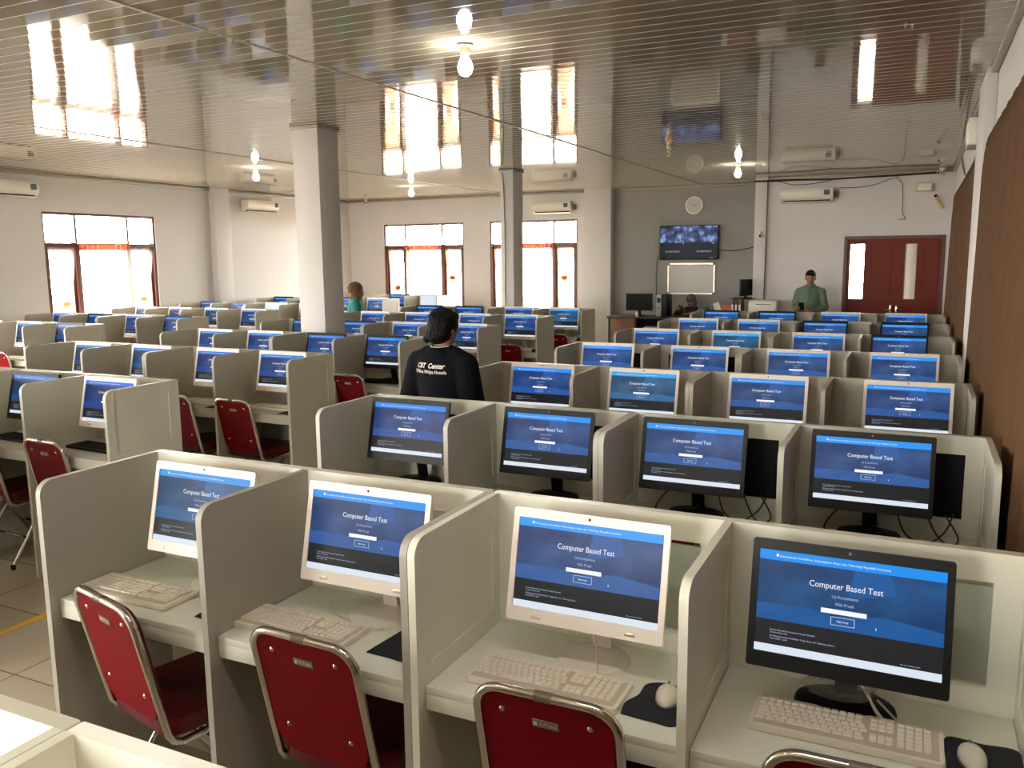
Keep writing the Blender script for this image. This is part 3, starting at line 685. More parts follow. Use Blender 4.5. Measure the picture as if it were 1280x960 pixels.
# ------------------------------------------------------------------ chairs
def chair_proto():
    e = empty('chair'); hw = 0.185
    # back loop: leans back from the seat rail to the top
    def bp(x, s): return (x, -0.185-0.105*s, 0.395+0.485*s)      # s 0..1 along the height
    L = []
    r = 0.07
    for k in range(7):
        a = math.radians(180-90*k/6); L.append((-hw+r+r*math.cos(a), 1-r/0.51+r/0.51*math.sin(a)))
    for k in range(7):
        a = math.radians(90-90*k/6); L.append((hw-r+r*math.cos(a), 1-r/0.51+r/0.51*math.sin(a)))
    top = [bp(x, s) for x, s in L]
    left = [(-hw+0.01, 0.10, 0.415), (-hw, 0.0, 0.41), (-hw, -0.10, 0.402), (-hw, -0.155, 0.402), (-hw, -0.18, 0.418), bp(-hw, 0.10), bp(-hw, 0.3), bp(-hw, 0.6)]
    right = [(-x, y, z) for x, y, z in left][::-1]
    MB().tube(left+top+right, 0.0125, 10).build('back_frame', M_chrome, e)
    ang = math.atan2(0.105, 0.50); A = T(0, -0.185, 0.40) @ RX(ang)
    o = rrect(-hw+0.014, hw-0.014, 0.10, 0.493, 0.055, 6)
    # rounded lower edge
    o = [(x, z-(0.05*(1-(x/0.17)**2) if z < 0.13 else 0)) for x, z in o]
    b_ = MB(); b_.plate(o, [], 0.02, M=A @ T(0, -0.008, 0)); bk_ = b_.build('backrest', M_red, e)
    c = MB(); c.plate(rrect(-hw+0.03, hw-0.03, 0.11, 0.468, 0.06, 6), [], 0.018, M=A @ T(0, 0.011, 0)); c.build('back_cushion', M_redk, e)
    for x, z in ((-0.115, 0.43), (0.115, 0.43), (-0.115, 0.17), (0.115, 0.17)):
        MB().lathe([(0.0, 0.004), (0.005, 0.0032), (0.008, 0.0)], (0, 0, 0), 12, M=A @ T(x, -0.008, z) @ RX(math.radians(90))).build('rivet', M_chrome, bk_)
    p = MB(); p.box(-0.035, 0.035, -0.0105, -0.007, 0.402, 0.424, 0.001, M=A); p.text('FUTURA', 0.016, 0.008, -0.0108, 0.4075, 1, maxw=0.046, M=A); p.box(-0.031, -0.022, -0.0112, -0.0104, 0.4075, 0.4185, 0, 1, M=A)
    p.build('brand_plate', [M_plate, M_platet], bk_)
    MB().tube([bp(-0.022, 1.0), bp(0.022, 1.0)], 0.0138, 10).build('handle_clip', M_plate, e)
    s = MB(); s.plate(rrect(-0.195, 0.195, -0.20, 0.195, 0.07, 6), [], 0.055, M=RX(math.radians(-90)) @ T(0, -0.485, 0)); s.build('seat', M_redk, e, smooth=60)
    MB().plate(rrect(-0.175, 0.175, -0.18, 0.175, 0.07, 6), [], 0.012, M=RX(math.radians(-90)) @ T(0, -0.431, 0)).build('seat_pan', M_black, e)
    for sx in (-1, 1):
        l = MB().tube([(sx*0.165, 0.06, 0.42), (sx*0.18, 0.02, 0.36), (sx*0.195, -0.21, 0.02)], 0.011, 10).build('leg', M_chrome, e); MB().lathe([(0.014, 0), (0.014, 0.03), (0.012, 0.032)], (sx*0.196, -0.215, 0.001), 12).build('foot_cap', M_rubber, l)
        l = MB().tube([(sx*0.165, -0.06, 0.42), (sx*0.18, -0.02, 0.36), (sx*0.195, 0.20, 0.02)], 0.011, 10).build('leg', M_chrome, e); MB().lathe([(0.014, 0), (0.014, 0.03), (0.012, 0.032)], (sx*0.196, 0.205, 0.001), 12).build('foot_cap', M_rubber, l)
    for y, z in ((-0.12, 0.185), (0.12, 0.185)):
        MB().tube([(-0.187, y, z), (0.187, y, z)], 0.008, 8).build('stretcher', M_black, e)
    return e
def chair(x, y, rz, label, group): return put(chair_proto, 'chair', x, y, rz, label, 'chair', group, 0.0)
RCH = [(-2.185, -.272, -0.24), (-1.48, -.235, -0.05), (-.755, -.245, 0.0), (-.06, -.24, 0.02)]
for k, (x, dy, rz) in enumerate(RCH):
    chair(x, ROWY[1]+dy, rz, 'red chair with chrome frame at the front row, ' + PLACE[k], 'chairs beside the brown curtains')
for k in range(4):
    chair([-2.36, -1.56, -.92, -.1][k], ROWY[2]-.25, 0, 'red chair tucked under the second row beside the curtains, ' + PLACE[k], 'chairs beside the brown curtains')
for k in range(1, 4):
    chair(rx(k)+W/2, ROWY[3]-.25, 0, 'red chair tucked under the third row beside the curtains, ' + PLACE[k], 'chairs beside the brown curtains')
for r in (2, 3, 4):
    for k in range(4):
        x = lx(k)+W/2
        dx = {(2, 3): -.14, (2, 2): -.1, (3, 3): -.16, (3, 2): -.05, (4, 3): -.18}.get((r, k), 0)
        chair(x+dx, ROWY[r]+{2: -.235, 3: -.215, 4: -.22}[r], -0.06, 'red chair, %s, %s' % (rowname('L', r), LPL[k]), 'chairs of the middle block')
for r in (5, 6, 7): chair(lx(3)+W/2-(.0 if r < 7 else .0), ROWY[r]-.25, 0, 'red chair, %s, seat on the centre aisle' % rowname('L', r), 'chairs of the middle block')
for k in (2, 3): chair(llx(k, 4)+W/2-.05, LLY[4]-.26, 0, 'red chair, front row of the far window block, ' + ('second seat from the aisle' if k == 2 else 'seat on the aisle'), 'chairs of the far window block')
for i, x in enumerate((-8.95, -8.42, -7.93, -7.1, -6.4)):
    chair(x, 15.45, math.radians(180), 'dark red chair standing against the back wall, ' + ['leftmost of the five', 'second from the left', 'below the wall between windows', 'in front of the far column', 'below the AC unit'][i], 'spare chairs along the back wall')

# ------------------------------------------------------------------ brown curtains along the right wall
def wall_curtain(y0, y1, z0, z1, x, amp, pitch, label):
    m = MB(); bm = m.bm; n = int((y1-y0)/pitch*24); NZ = 24; rows = []
    for j in range(NZ+1):
        q = j/NZ; z = z1+(z0-z1)*q; row = []
        for i in range(n+1):
            y = y0+(y1-y0)*i/n; ph = 2*math.pi*(y/pitch)
            fold = 0.7*math.sin(ph+0.8*math.sin(y*2.3)+0.5*q)*(0.6+0.4*math.sin(y*1.7+q*1.2))+0.3*math.sin(ph*2.7+1.3*math.sin(y*1.1)+q); a = amp*(0.12+0.88*min(1, q*1.8))
            row.append(bm.verts.new((x+a*fold-0.022*min(1, q*1.2), y+0.01*math.sin(q*6+y*5), z-(0.22*max(0, 1-(y1-y)/0.5)**2 if j == 0 else 0.22*max(0, 1-(y1-y)/0.5)**2*max(0, 1-q*4)))))
        rows.append(row)
    for j in range(NZ):
        for i in range(n): bm.faces.new((rows[j][i], rows[j+1][i], rows[j+1][i+1], rows[j][i+1]))
    o = m.build('brown_curtain', M_brown, smooth=80); md = o.modifiers.new('thick', 'SOLIDIFY'); md.thickness = 0.004; md.offset = 1
    return tag(o, label, 'curtain', 'brown wall curtains')
c1 = wall_curtain(-1.0, 6.95, 0.12, 2.66, 0.352, 0.026, 0.34, 'long brown pleated curtain nearest the camera on the right wall')
c2 = wall_curtain(7.95, 13.2, 0.12, 2.66, 0.352, 0.026, 0.34, 'farther brown pleated curtain, beside the wooden double door')
for (a, b_), c in (((-1.0, 6.95), c1), ((7.95, 13.2), c2)):
    r = MB(); r.tube([(0.392, a-0.02, 2.672), (0.392, b_+0.02, 2.672)], 0.010)
    r.build('curtain_rail', M_chrome, c)

# ------------------------------------------------------------------ air conditioners
def make_ac(M, wdt, label, cord=True):
    e = empty('air_conditioner'); e.matrix_world = M
    P = [(0, 0.0), (-0.06, 0.0), (-0.15, 0.04), (-0.19, 0.095), (-0.195, 0.19), (-0.175, 0.222), (0, 0.228)]
    m = MB(); bm = m.bm; A = [bm.verts.new((0, y, z)) for y, z in P]; B = [bm.verts.new((wdt, y, z)) for y, z in P]; n = len(P)
    bm.faces.new(A); bm.faces.new(B[::-1])
    for i in range(n): bm.faces.new((A[i], B[i], B[(i+1) % n], A[(i+1) % n]))
    bmesh.ops.recalc_face_normals(bm, faces=bm.faces); bmesh.ops.bevel(bm, geom=[x for x in bm.edges], offset=0.008, segments=2, affect='EDGES')
    m.build('body', M_ac, e)
    MB().box(0.04, wdt-0.04, -0.012, 0.0, -0.035, 0.035, 0.002, M=T(0, -0.105, 0.0175) @ RX(math.radians(62))).build('air_outlet', M_blackm, e)
    MB().box(0.03, wdt-0.03, -0.004, 0.0, -0.04, 0.04, 0.0015, M=T(0, -0.12, 0.003) @ RX(math.radians(75))).build('louvre', M_ac, e)
    MB().box(wdt-0.14, wdt-0.05, -0.1985, -0.194, 0.105, 0.185, 0.0).build('energy_sticker', M_sticker, e)
    MB().box(wdt, wdt+0.06, -0.07, -0.001, 0.07, 0.17, 0.006).build('pipe_cover', M_grey, e)
    tag(e, label, 'air conditioner', 'wall air conditioners')
make_ac(T(XL_, 7.42, 2.83) @ RZ(math.radians(90)), 0.88, 'white split air conditioner on the left wall, cut by the left edge')
make_ac(T(XL_, 12.5, 2.82) @ RZ(math.radians(90)), 0.88, 'white split air conditioner past the left wall pilaster')
make_ac(T(-7.04, YB, 2.77), 0.82, 'white split air conditioner above the window behind the far column')
make_ac(T(-2.15, YP, 2.76), 0.82, 'white split air conditioner high on the wall left of the double door')

# ------------------------------------------------------------------ lamps
def bulb(x, y, on, label, cfl=False):
    e = empty('ceiling_lamp', (x, y, ZC)); tag(e, label, 'lamp', 'bare ceiling bulbs')
    MB().lathe([(0.05, -0.004), (0.05, -0.014), (0.034, -0.02), (0.03, -0.055), (0.022, -0.06)], seg=20).build('socket', M_bulbsock, e)
    b_ = MB()
    if cfl:
        b_.lathe([(0.018, -0.06), (0.026, -0.068), (0.028, -0.10), (0.018, -0.104)], seg=16)
        hel = [(0.018*math.cos(t*0.5)*(1+0.25*math.sin(t/26*math.pi)), 0.018*math.sin(t*0.5)*(1+0.25*math.sin(t/26*math.pi)), -0.104-0.0033*t) for t in range(27)]
        b_.tube(hel, 0.0065, 8)
    else:
        b_.lathe([(0.018, -0.06), (0.022, -0.075), (0.036, -0.10), (0.045, -0.128), (0.044, -0.15), (0.034, -0.172), (0.018, -0.184), (0.0, -0.187)], seg=20)
    b_.build('bulb', M_bulb if on else M_bulboff, e)
bulb(-2.57, 4.76, True, 'lit bulb on the ceiling nearest the camera, top centre')
bulb(-8.45, 9.45, True, 'lit ceiling bulb left of the near column')
bulb(-8.26, 13.2, True, 'lit ceiling bulb in front of the back wall windows')
bulb(-2.42, 12.6, True, 'lit ceiling bulb above the wall clock and television')
bulb(-2.61, 9.6, False, 'unlit spiral bulb on the ceiling right of centre', True)
bulb(-2.57, 0.05, True, 'lit ceiling bulb above the bottom-edge carrels')
tl_ = empty('added_tube_lamp', (-0.62, 0.75, ZC)); tag(tl_, 'added tube lamp out of view, brightening the front-row seats near the curtains', 'lamp')  # unseen lamp, added to brighten the front-row desks
MB().box(-0.64, 0.64, -0.03, 0.03, -0.045, -0.006, 0.006).build('fitting', M_white, tl_)
MB().tube([(-0.6, 0, -0.066), (0.6, 0, -0.066)], 0.013, 12).build('tube', M_tube, tl_)
for x in (-0.615, 0.615): MB().box(x-0.012, x+0.012, -0.016, 0.016, -0.085, -0.044, 0.004).build('end_holder', M_white, tl_)
bulb(-8.4, 4.7, True, 'lit ceiling bulb over the window side outside the picture')

# ------------------------------------------------------------------ wall things at the control corner
tv = empty('television', (-3.9, YB-0.012, 1.84)); tag(tv, 'wall television showing two camera feeds above the whiteboard', 'television')
m = MB(); m.box(-0.55, 0.55, -0.09, -0.03, 0, 0.63, 0.006); m.box(-0.2, 0.2, -0.03, -0.002, 0.15, 0.45); m.build('housing', M_black, tv)
s = MB()
def tq(x0, x1, z0, z1, mi, y=-0.0905): s.quad([(x0, y, z0), (x1, y, z0), (x1, y, z1), (x0, y, z1)], mi)
tq(-0.535, 0.535, 0.018, 0.318, 0); tq(-0.535, -0.07, 0.318, 0.615, 1); tq(-0.065, 0.535, 0.318, 0.615, 1)
s.text('NO RESOURCE', 0.04, -0.30, -0.0912, 0.14, 2, maxw=0.27); s.text('NO RESOURCE', 0.04, 0.29, -0.0912, 0.14, 2, maxw=0.27); tq(-0.105, -0.085, 0.292, 0.305, 2, -0.0912); tq(0.44, 0.475, 0.292, 0.302, 2, -0.0912); tq(0.40, 0.455, 0.036, 0.042, 2, -0.0912)
s.build('screen', [TV_dark, TV_feed, TV_text], tv, smooth=0)
wb = empty('whiteboard', (-3.86, YB-0.012, 1.2)); tag(wb, 'small framed whiteboard hanging under the television', 'whiteboard')
MB().box(-0.43, 0.43, -0.02, -0.003, 0.02, 0.56).build('board', M_board, wb)
m = MB(); m.plate(rrect(-0.445, 0.445, 0.0, 0.58, 0.03, 4), [rrect(-0.42, 0.42, 0.025, 0.555, 0.012, 3)], 0.026, M=T(0, -0.028, 0)); m.build('frame', M_alu, wb)
for x in (-0.425, 0.425):
    for z in (0.02, 0.56): MB().box(x-0.022, x+0.022, -0.031, -0.003, z-0.022, z+0.022, 0.006).build('corner_cap', M_grey, wb)
ck = empty('wall_clock', (-3.825, YB-0.013, 2.835)); tag(ck, 'round white wall clock above the television', 'clock')
A = RX(math.radians(90))
m = MB(); m.lathe([(0.158, 0.002), (0.165, 0.02), (0.16, 0.036), (0.142, 0.04), (0.136, 0.03), (0.136, 0.02)], seg=40, M=A); m.build('rim', M_white, ck)
m = MB(); m.lathe([(0.0, 0.0225), (0.137, 0.0225), (0.137, 0.0205), (0.0, 0.0205)], seg=40, M=A); m.build('dial', M_board, ck)
h = MB()
for k in range(12): a = k*math.pi/6; h.box(-0.003, 0.003, -0.0255, -0.0225, 0.108, 0.128, 0, M=RY(a))
h.box(-0.004, 0.004, -0.028, -0.0245, -0.02, 0.07, 0, M=RY(math.radians(-62))); h.box(-0.003, 0.003, -0.028, -0.0245, -0.02, 0.10, 0, M=RY(math.radians(58)))
h.build('hands', M_grey, ck)
# cameras on the walls
def cctv(loc, rz, label):
    e = empty('security_camera', loc, rz); tag(e, label, 'camera', 'small security cameras')
    MB().lathe([(0.04, 0), (0.04, -0.02), (0.02, -0.03), (0.012, -0.06)]).build('mount', M_white, e)
    MB().box(-0.03, 0.03, -0.12, 0.03, -0.11, -0.05, 0.014).build('body', M_white, e); MB().ball((0, -0.12, -0.08), (0.02, 0.006, 0.02)).build('lens', M_black, e)
cctv((-11.0, 15.72, 3.192), math.radians(25), 'small security camera at the corner of the window wall')
cctv((-2.47, 14.9, 2.31), math.radians(10), 'small security camera on the pale pilaster')
cctv((0.22, 14.72, 3.192), math.radians(-25), 'small security camera in the ceiling corner above the door')
# cables and boxes above the door
def cable(name, pts, r, mt, label, grp='wall cables', cat='cable'):
    return tag(MB().tube(smoothpath(pts, 6), r, 8).build(name, mt), label, cat, grp)
yb = YP-0.03
cable('cable_bundle', [(-2.58, yb-0.06, 3.135), (-2.3, yb-0.06, 3.13), (-1.9, yb-0.03, 3.13), (-1.4, yb-0.03, 3.118), (-0.9, yb-0.03, 3.127), (-0.4, yb-0.03, 3.13), (0.2, yb-0.03, 3.145)], 0.014, M_cable, 'thick black cable bundle along the top of the entrance wall')
cable('cable', [(-2.2, yb-0.03, 3.12), (-2.0, yb-0.03, 3.06), (-1.8, yb-0.03, 3.05), (-1.5, yb-0.03, 3.08), (-1.3, yb-0.03, 3.12)], 0.005, M_cable, 'thin cable loop sagging below the bundle near the pilaster')
cable('cable', [(-1.25, yb-0.02, 2.98), (-1.0, yb-0.02, 2.97), (-0.75, yb-0.02, 3.0), (-0.5, yb-0.02, 3.08), (-0.38, yb-0.02, 3.11)], 0.005, M_grey, 'thin grey cable from the entrance wall air conditioner to the bundle')
cable('cable', [(-0.42, yb-0.015, 3.1), (-0.33, yb-0.01, 3.0), (-0.31, yb-0.01, 2.8), (-0.30, yb-0.01, 2.55), (-0.25, yb-0.01, 2.46), (-0.36, yb-0.01, 2.45)], 0.006, M_grey, 'grey cable hanging loose above the double door')
cable('cable', [(-3.34, YB-0.024, 2.02), (-3.1, YB-0.024, 2.0), (-2.85, YB-0.024, 2.03), (-2.63, YB-0.024, 2.09)], 0.008, M_cable, 'black cable from the television to the pilaster')
cable('cable', [(-4.5, YB-0.024, 1.95), (-4.53, YB-0.024, 1.6), (-4.52, YB-0.024, 1.0), (-4.52, YB-0.024, 0.9)], 0.008, M_grey, 'grey cable dropping left of the whiteboard')
cable('cable', [(-2.37, YP-0.082, 3.14), (-2.372, YP-0.082, 2.0), (-2.376, YP-0.082, 1.0), (-2.376, YP-0.082, 0.2)], 0.006, M_cable, 'dark cable running down the edge of the pale pilaster')
cable('cable', [(-5.63, 11.485, 3.15), (-5.60, 11.485, 3.0), (-5.58, 11.485, 2.2), (-5.585, 11.485, 1.4), (-5.57, 11.485, 0.5)], 0.008, M_grey, 'thin cable running down the far column')
cable('pipe', [(XL_+0.03, 13.35, 3.06), (XL_+0.03, 13.35, 3.15)], 0.012, M_white, 'short pipe above the air conditioner past the pilaster', 'pipes', 'pipe')
jb = tag(MB().box(-0.12, 0.10, YP-0.07, YP-0.001, 2.87, 3.0, 0.008).build('junction_box', M_tan), 'beige junction box high on the wall above the door', 'box')
MB().box(-0.11, 0.09, YP-0.074, YP-0.069, 2.88, 2.99, 0.002).build('cover', M_ac, jb)
dt_ = tag(MB().tube([(0.16, YP-0.09, 2.78), (0.27, YP-0.06, 2.60)], 0.022, 12).build('wall_flashlight', M_tan), 'slim beige tube fixed slanting beside the curtain top', 'wall tube')
MB().ball((0.155, YP-0.09, 2.79), 0.026).build('cap', M_black, dt_)
sb = tag(MB().box(XR_-0.13, XR_-0.001, 8.0, 8.4, 2.78, 3.0, 0.012).build('wall_box', M_ac), 'white box unit on the right wall above the farther curtain', 'wall box')
MB().box(XR_-0.134, XR_-0.129, 8.03, 8.37, 2.81, 2.97, 0.002).build('cover', M_white, sb)
cable('conduit', [(XR_-0.02, 8.45, 2.85), (XR_-0.02, 8.9, 2.78), (XR_-0.02, 9.6, 2.75), (XR_-0.02, 11.0, 2.78), (XR_-0.02, 12.4, 3.1)], 0.011, M_grey, 'grey conduit from the white wall box toward the far corner')

# ------------------------------------------------------------------ control desk
dx0, dx1, dy0, dy1, dz = -5.02, -3.2, 14.45, 15.1, 0.86
dk_ = empty('control_desk', ((dx0+dx1)/2, (dy0+dy1)/2, 0)); tag(dk_, 'dark-topped wooden desk under the television at the far wall', 'desk')
L_ = lambda x: x-(dx0+dx1)/2; Q_ = lambda y: y-(dy0+dy1)/2
MB().box(L_(dx0), L_(dx1), Q_(dy0), Q_(dy1), dz-0.035, dz, 0.006).build('top', M_dwood, dk_)
for a, b_ in ((dx0+0.02, dx0+0.06), (dx0+0.5, dx0+0.54), (dx1-0.06, dx1-0.02)): MB().box(L_(a), L_(b_), Q_(dy0+0.03), Q_(dy1-0.03), 0.0, dz-0.035, 0.003).build('side_panel', M_dwood, dk_)
MB().box(L_(dx0+0.062), L_(dx0+0.498), Q_(dy0+0.03), Q_(dy0+0.05), 0.08, dz-0.04, 0.002).build('front_panel', M_mwood, dk_)
MB().box(L_(dx0+0.545), L_(dx1-0.065), Q_(dy1-0.06), Q_(dy1-0.045), 0.25, dz-0.04, 0.002).build('modesty_panel', M_dwood, dk_)
MB().box(L_(dx0+0.545), L_(dx0+1.0), Q_(dy0+0.08), Q_(dy1-0.07), 0.62, 0.64, 0.002).build('shelf', M_dwood, dk_)
for k in range(3): tag(MB().box(-0.12, 0.12, -0.16, 0.16, 0, 0.012, 0.001, M=RZ(0.2*k-0.15)).build('paper_stack', M_paper, loc=(dx0+0.76, dy0+0.28, 0.6405+0.0125*k)), ['bottom', 'middle', 'top'][k]+' sheaf of papers on the shelf under the control desk', 'papers', 'papers under the control desk')
mo = empty('desk_monitor', (-4.47, 14.62, dz+0.001)); tag(mo, 'black monitor seen switched off on the control desk', 'monitor')
MB().box(-0.24, 0.24, -0.02, 0.02, 0.10, 0.40, 0.006).build('housing', M_black, mo); MB().box(-0.225, 0.225, -0.0215, -0.0195, 0.118, 0.385).build('screen', M_blackm, mo)
MB().box(-0.03, 0.03, -0.01, 0.02, 0.01, 0.14, 0.004).build('stand_neck', M_black, mo); MB().box(-0.1, 0.1, -0.07, 0.09, 0, 0.014, 0.005).build('stand_foot', M_black, mo)
pc = empty('computer_tower', (-4.08, 14.85, dz+0.001)); tag(pc, 'grey and black tower computer beside the desk monitor', 'computer')
MB().box(-0.09, 0.0, -0.2, 0.2, 0, 0.38, 0.004).build('front_case', M_tower, pc); MB().box(0.002, 0.09, -0.18, 0.2, 0, 0.38, 0.004).build('side_case', M_black, pc); MB().box(-0.075, -0.015, -0.203, -0.199, 0.24, 0.33).build('drive_bay', M_black, pc); MB().ball((-0.045, -0.2, 0.15), (0.012, 0.004, 0.012)).build('power_button', M_black, pc)
jug = tag(MB().lathe([(0.022, 0), (0.03, 0.03), (0.028, 0.06), (0.016, 0.075), (0.016, 0.085), (0.0, 0.085)]).build('small_jar', M_white, loc=(-4.47, 14.5, dz+0.001)), 'small white jar in front of the desk monitor', 'jar')
bg_ = MB(); bg_.ball((0, 0, 0.085), (0.11, 0.09, 0.085)); bg_.ball((0.06, 0.02, 0.12), (0.05, 0.05, 0.06)); tag(bg_.build('blue_bag', M_blue, loc=(-3.36, 14.75, dz+0.001)), 'crumpled blue bag at the right end of the control desk', 'bag')
# side table with printer, binders, second monitor
st = empty('side_table', (-2.62, 14.55, 0)); tag(st, 'dark table carrying the printer in front of the pale pilaster', 'table')
MB().box(-0.55, 0.75, -0.3, 0.28, 0.905, 0.94, 0.005).build('top', M_dwood, st)
for x in (-0.52, 0.72):
    for y in (-0.27, 0.25): MB().box(x-0.025, x+0.025, y-0.025, y+0.025, 0, 0.905, 0.003).build('leg', M_dwood, st)
pr_ = empty('printer', (-2.31, 14.55, 0.941)); tag(pr_, 'white box-shaped printer on the dark side table', 'printer')
MB().box(-0.22, 0.22, -0.18, 0.18, 0, 0.22, 0.012).build('body', M_ac, pr_); MB().box(-0.1, 0.14, -0.183, -0.178, 0.165, 0.175).build('paper_slot', M_black, pr_); MB().box(-0.21, 0.21, -0.17, 0.17, 0.221, 0.232, 0.004).build('lid', M_white, pr_)
bn = []
for k, (x, mt, c, hh) in enumerate(((-2.74, M_box, 'dark brown', 0.24), (-2.68, M_box, 'reddish brown', 0.25), (-2.80, M_dwood, 'black', 0.27))):
    b_ = MB().box(-0.025, 0.025, -0.13, 0.13, 0, hh, 0.003).build('binder', mt, loc=(x, 14.55, 0.941)); tag(b_, c+' ring binder standing left of the printer', 'binder', 'binders left of the printer'); MB().box(-0.015, 0.015, -0.1325, -0.129, 0.06, 0.16).build('spine_label', M_paper, b_)
tag(MB().box(-0.07, 0.07, -0.002, 0.002, 0, 0.15, M=RX(-0.25)).build('orange_card', M_orange, loc=(-2.92, 14.47, 0.942)), 'orange card leaning by the binders', 'card')
tag(MB().box(-0.05, 0.05, -0.004, 0.004, 0, 0.17, M=RY(-0.35)).build('paper_sign', M_paper, loc=(-3.03, 14.47, 0.96)), 'white paper sign tilted left of the orange card', 'sign')
tm = empty('turned_monitor', (-2.66, 14.86, 1.20), math.radians(72)); tag(tm, 'black monitor turned sideways by the pale pilaster, above the binders', 'monitor')
MB().box(-0.2, 0.2, -0.02, 0.02, 0.03, 0.31, 0.006).build('housing', M_black, tm); MB().box(-0.03, 0.03, -0.0, 0.03, -0.0, 0.14, 0.004).build('stand_neck', M_black, tm); MB().box(-0.1, 0.1, -0.06, 0.08, -0.012, 0.003, 0.004).build('stand_foot', M_black, tm)
sh_ = empty('monitor_riser', (-2.66, 14.86, 0.0)); tag(sh_, 'dark riser lifting the turned monitor behind the side table', 'riser')
MB().box(-0.16, 0.14, -0.02, 0.05, 1.165, 1.187, 0.003).build('top', M_dwood, sh_)
for x in (-0.14, 0.12): MB().box(x-0.012, x+0.012, -0.01, 0.03, 0, 1.165, 0.002).build('leg', M_dwood, sh_)

# ------------------------------------------------------------------ cables on desks
def deskcable(x, y, pts, r, mt, label, grp): cable('cable', [(x+a, y+b_, DZT+c) for a, b_, c in pts], r, mt, label, grp)
for k, wd in ((2, 'second seat from the curtains'), (3, 'seat against the curtains')):
    x = rx(k)+W/2; y = ROWY[2]
    random.seed(k)
    deskcable(x, y, [(-.17, -.1, .1), (-.22, -.12, .03), (-.2, -.16, .006), (-.1, -.15, .006), (-.02, -.1, .05)], 0.0035, M_cable, 'black cable loop left of the black foot, second row, ' + wd, 'monitor cables')
    deskcable(x, y, [(.04, -.08, .12), (.08, -.13, .03), (.16, -.17, .006), (.24, -.15, .006), (.27, -.08, .02), (.22, -.05, .1)], 0.0035, M_cable, 'black cable sweeping right of the black foot, second row, ' + wd, 'monitor cables')
    deskcable(x, y, [(.14, -.06, .13), (.19, -.12, .04), (.24, -.16, .006), (.29, -.2, .006), (.3, -.24, .006)], 0.0035, M_cable, 'black cable trailing toward the right divider, second row, ' + wd, 'monitor cables')
    deskcable(x, y, [(.25, -.05, .11), (.22, -.12, .05), (.15, -.19, .006), (.1, -.21, .006)], 0.0035, M_cable, 'black cable crossing the others, second row, ' + wd, 'monitor cables')
x = rx(3)+W/2; y = ROWY[1]
deskcable(x, y, [(.0, -.08, .1), (.03, -.13, .03), (.07, -.19, .008), (.11, -.21, .006), (.09, -.15, .008), (.04, -.1, .03)], 0.003, M_cablew, 'white cable coil right of the black foot, front row against the curtains', 'white cables')
deskcable(x, y, [(-.02, -.1, .1), (.05, -.16, .02), (.1, -.2, .012), (.14, -.2, .006), (.1, -.16, .02)], 0.003, M_cablew, 'second white cable strand by the black foot, front row against the curtains', 'white cables')
x = rx(2)+W/2
deskcable(x, y, [(-.02, -.09, .12), (.02, -.13, .05), (.05, -.2, .015), (.06, -.22, .01)], 0.0025, M_cablew, 'white cable falling over the round foot, second front-row seat from the curtains', 'white cables')
deskcable(x, y, [(.2, -.1, .12), (.24, -.14, .02), (.26, -.19, .006), (.255, -.23, .02)], 0.002, M_cablew, 'thin white mouse cable, second front-row seat from the curtains', 'white cables')
x = rx(1)+W/2
deskcable(x, y, [(-.08, -.04, .006), (-.17, -.09, .006), (-.15, -.16, .006), (-.03, -.21, .006), (.1, -.22, .006)], 0.0025, M_cablew, 'white cable curving round the foot, second front-row seat from the aisle', 'white cables')
x = rx(0)+W/2
deskcable(x, y, [(.0, -.05, .1), (-.05, -.1, .07), (-.03, -.13, .01), (.03, -.18, .006), (.1, -.19, .006)], 0.0025, M_cablew, 'white cable loop under the monitor, front-row aisle-end seat', 'white cables')
m = MB(); bm = bmesh.new(); bmesh.ops.create_icosphere(bm, subdivisions=3, radius=1)
random.seed(3)
for v in bm.verts: k = 1+0.22*random.uniform(-1, 1); v.co = Vector((v.co.x*0.085*k, v.co.y*0.05*k, (v.co.z+1)*0.03*k))
m.add(bm); tag(m.build('plastic_bag', M_bag, loc=(rx(3)+W/2-.05, ROWY[1]-.105, DZT+0.018), smooth=0), 'crumpled clear plastic bag on the black monitor foot, front row', 'bag')

# ------------------------------------------------------------------ people
def capsule(m, p0, p1, r0, r1, seg=14):
    p0, p1 = Vector(p0), Vector(p1); d = (p1-p0); L = d.length; d.normalize()
    pts, rr = [], []
    for k in range(5): a = math.radians(-88+88*k/4); pts.append(p0+d*r0*math.sin(a)); rr.append(max(1e-3, r0*math.cos(a)))
    for k in range(1, 4): t = k/4; pts.append(p0.lerp(p1, t)); rr.append(r0+(r1-r0)*t)
    for k in range(5): a = math.radians(88*k/4); pts.append(p1+d*r1*math.sin(a)); rr.append(max(1e-3, r1*math.cos(a)))
    m.tube(pts, rr, seg)
def chain(m, P, R):
    for i in range(len(P)-1): capsule(m, P[i], P[i+1], R[i], R[i+1])
def loft(m, secs, seg=24, M=None):
    """secs: (cx, cy, z, rx, ry) from bottom to top"""
    bm = bmesh.new(); rings = []
    for cx, cy, z, a, b_ in secs: rings.append([bm.verts.new((cx+a*math.cos(2*math.pi*k/seg), cy+b_*math.sin(2*math.pi*k/seg), z)) for k in range(seg)])
    for A, B in zip(rings, rings[1:]):
        for k in range(seg): bm.faces.new((A[k], A[(k+1) % seg], B[(k+1) % seg], B[k]))
    bm.faces.new(rings[0][::-1]); bm.faces.new(rings[-1]); bmesh.ops.recalc_face_normals(bm, faces=bm.faces); m.add(bm, 0, M)
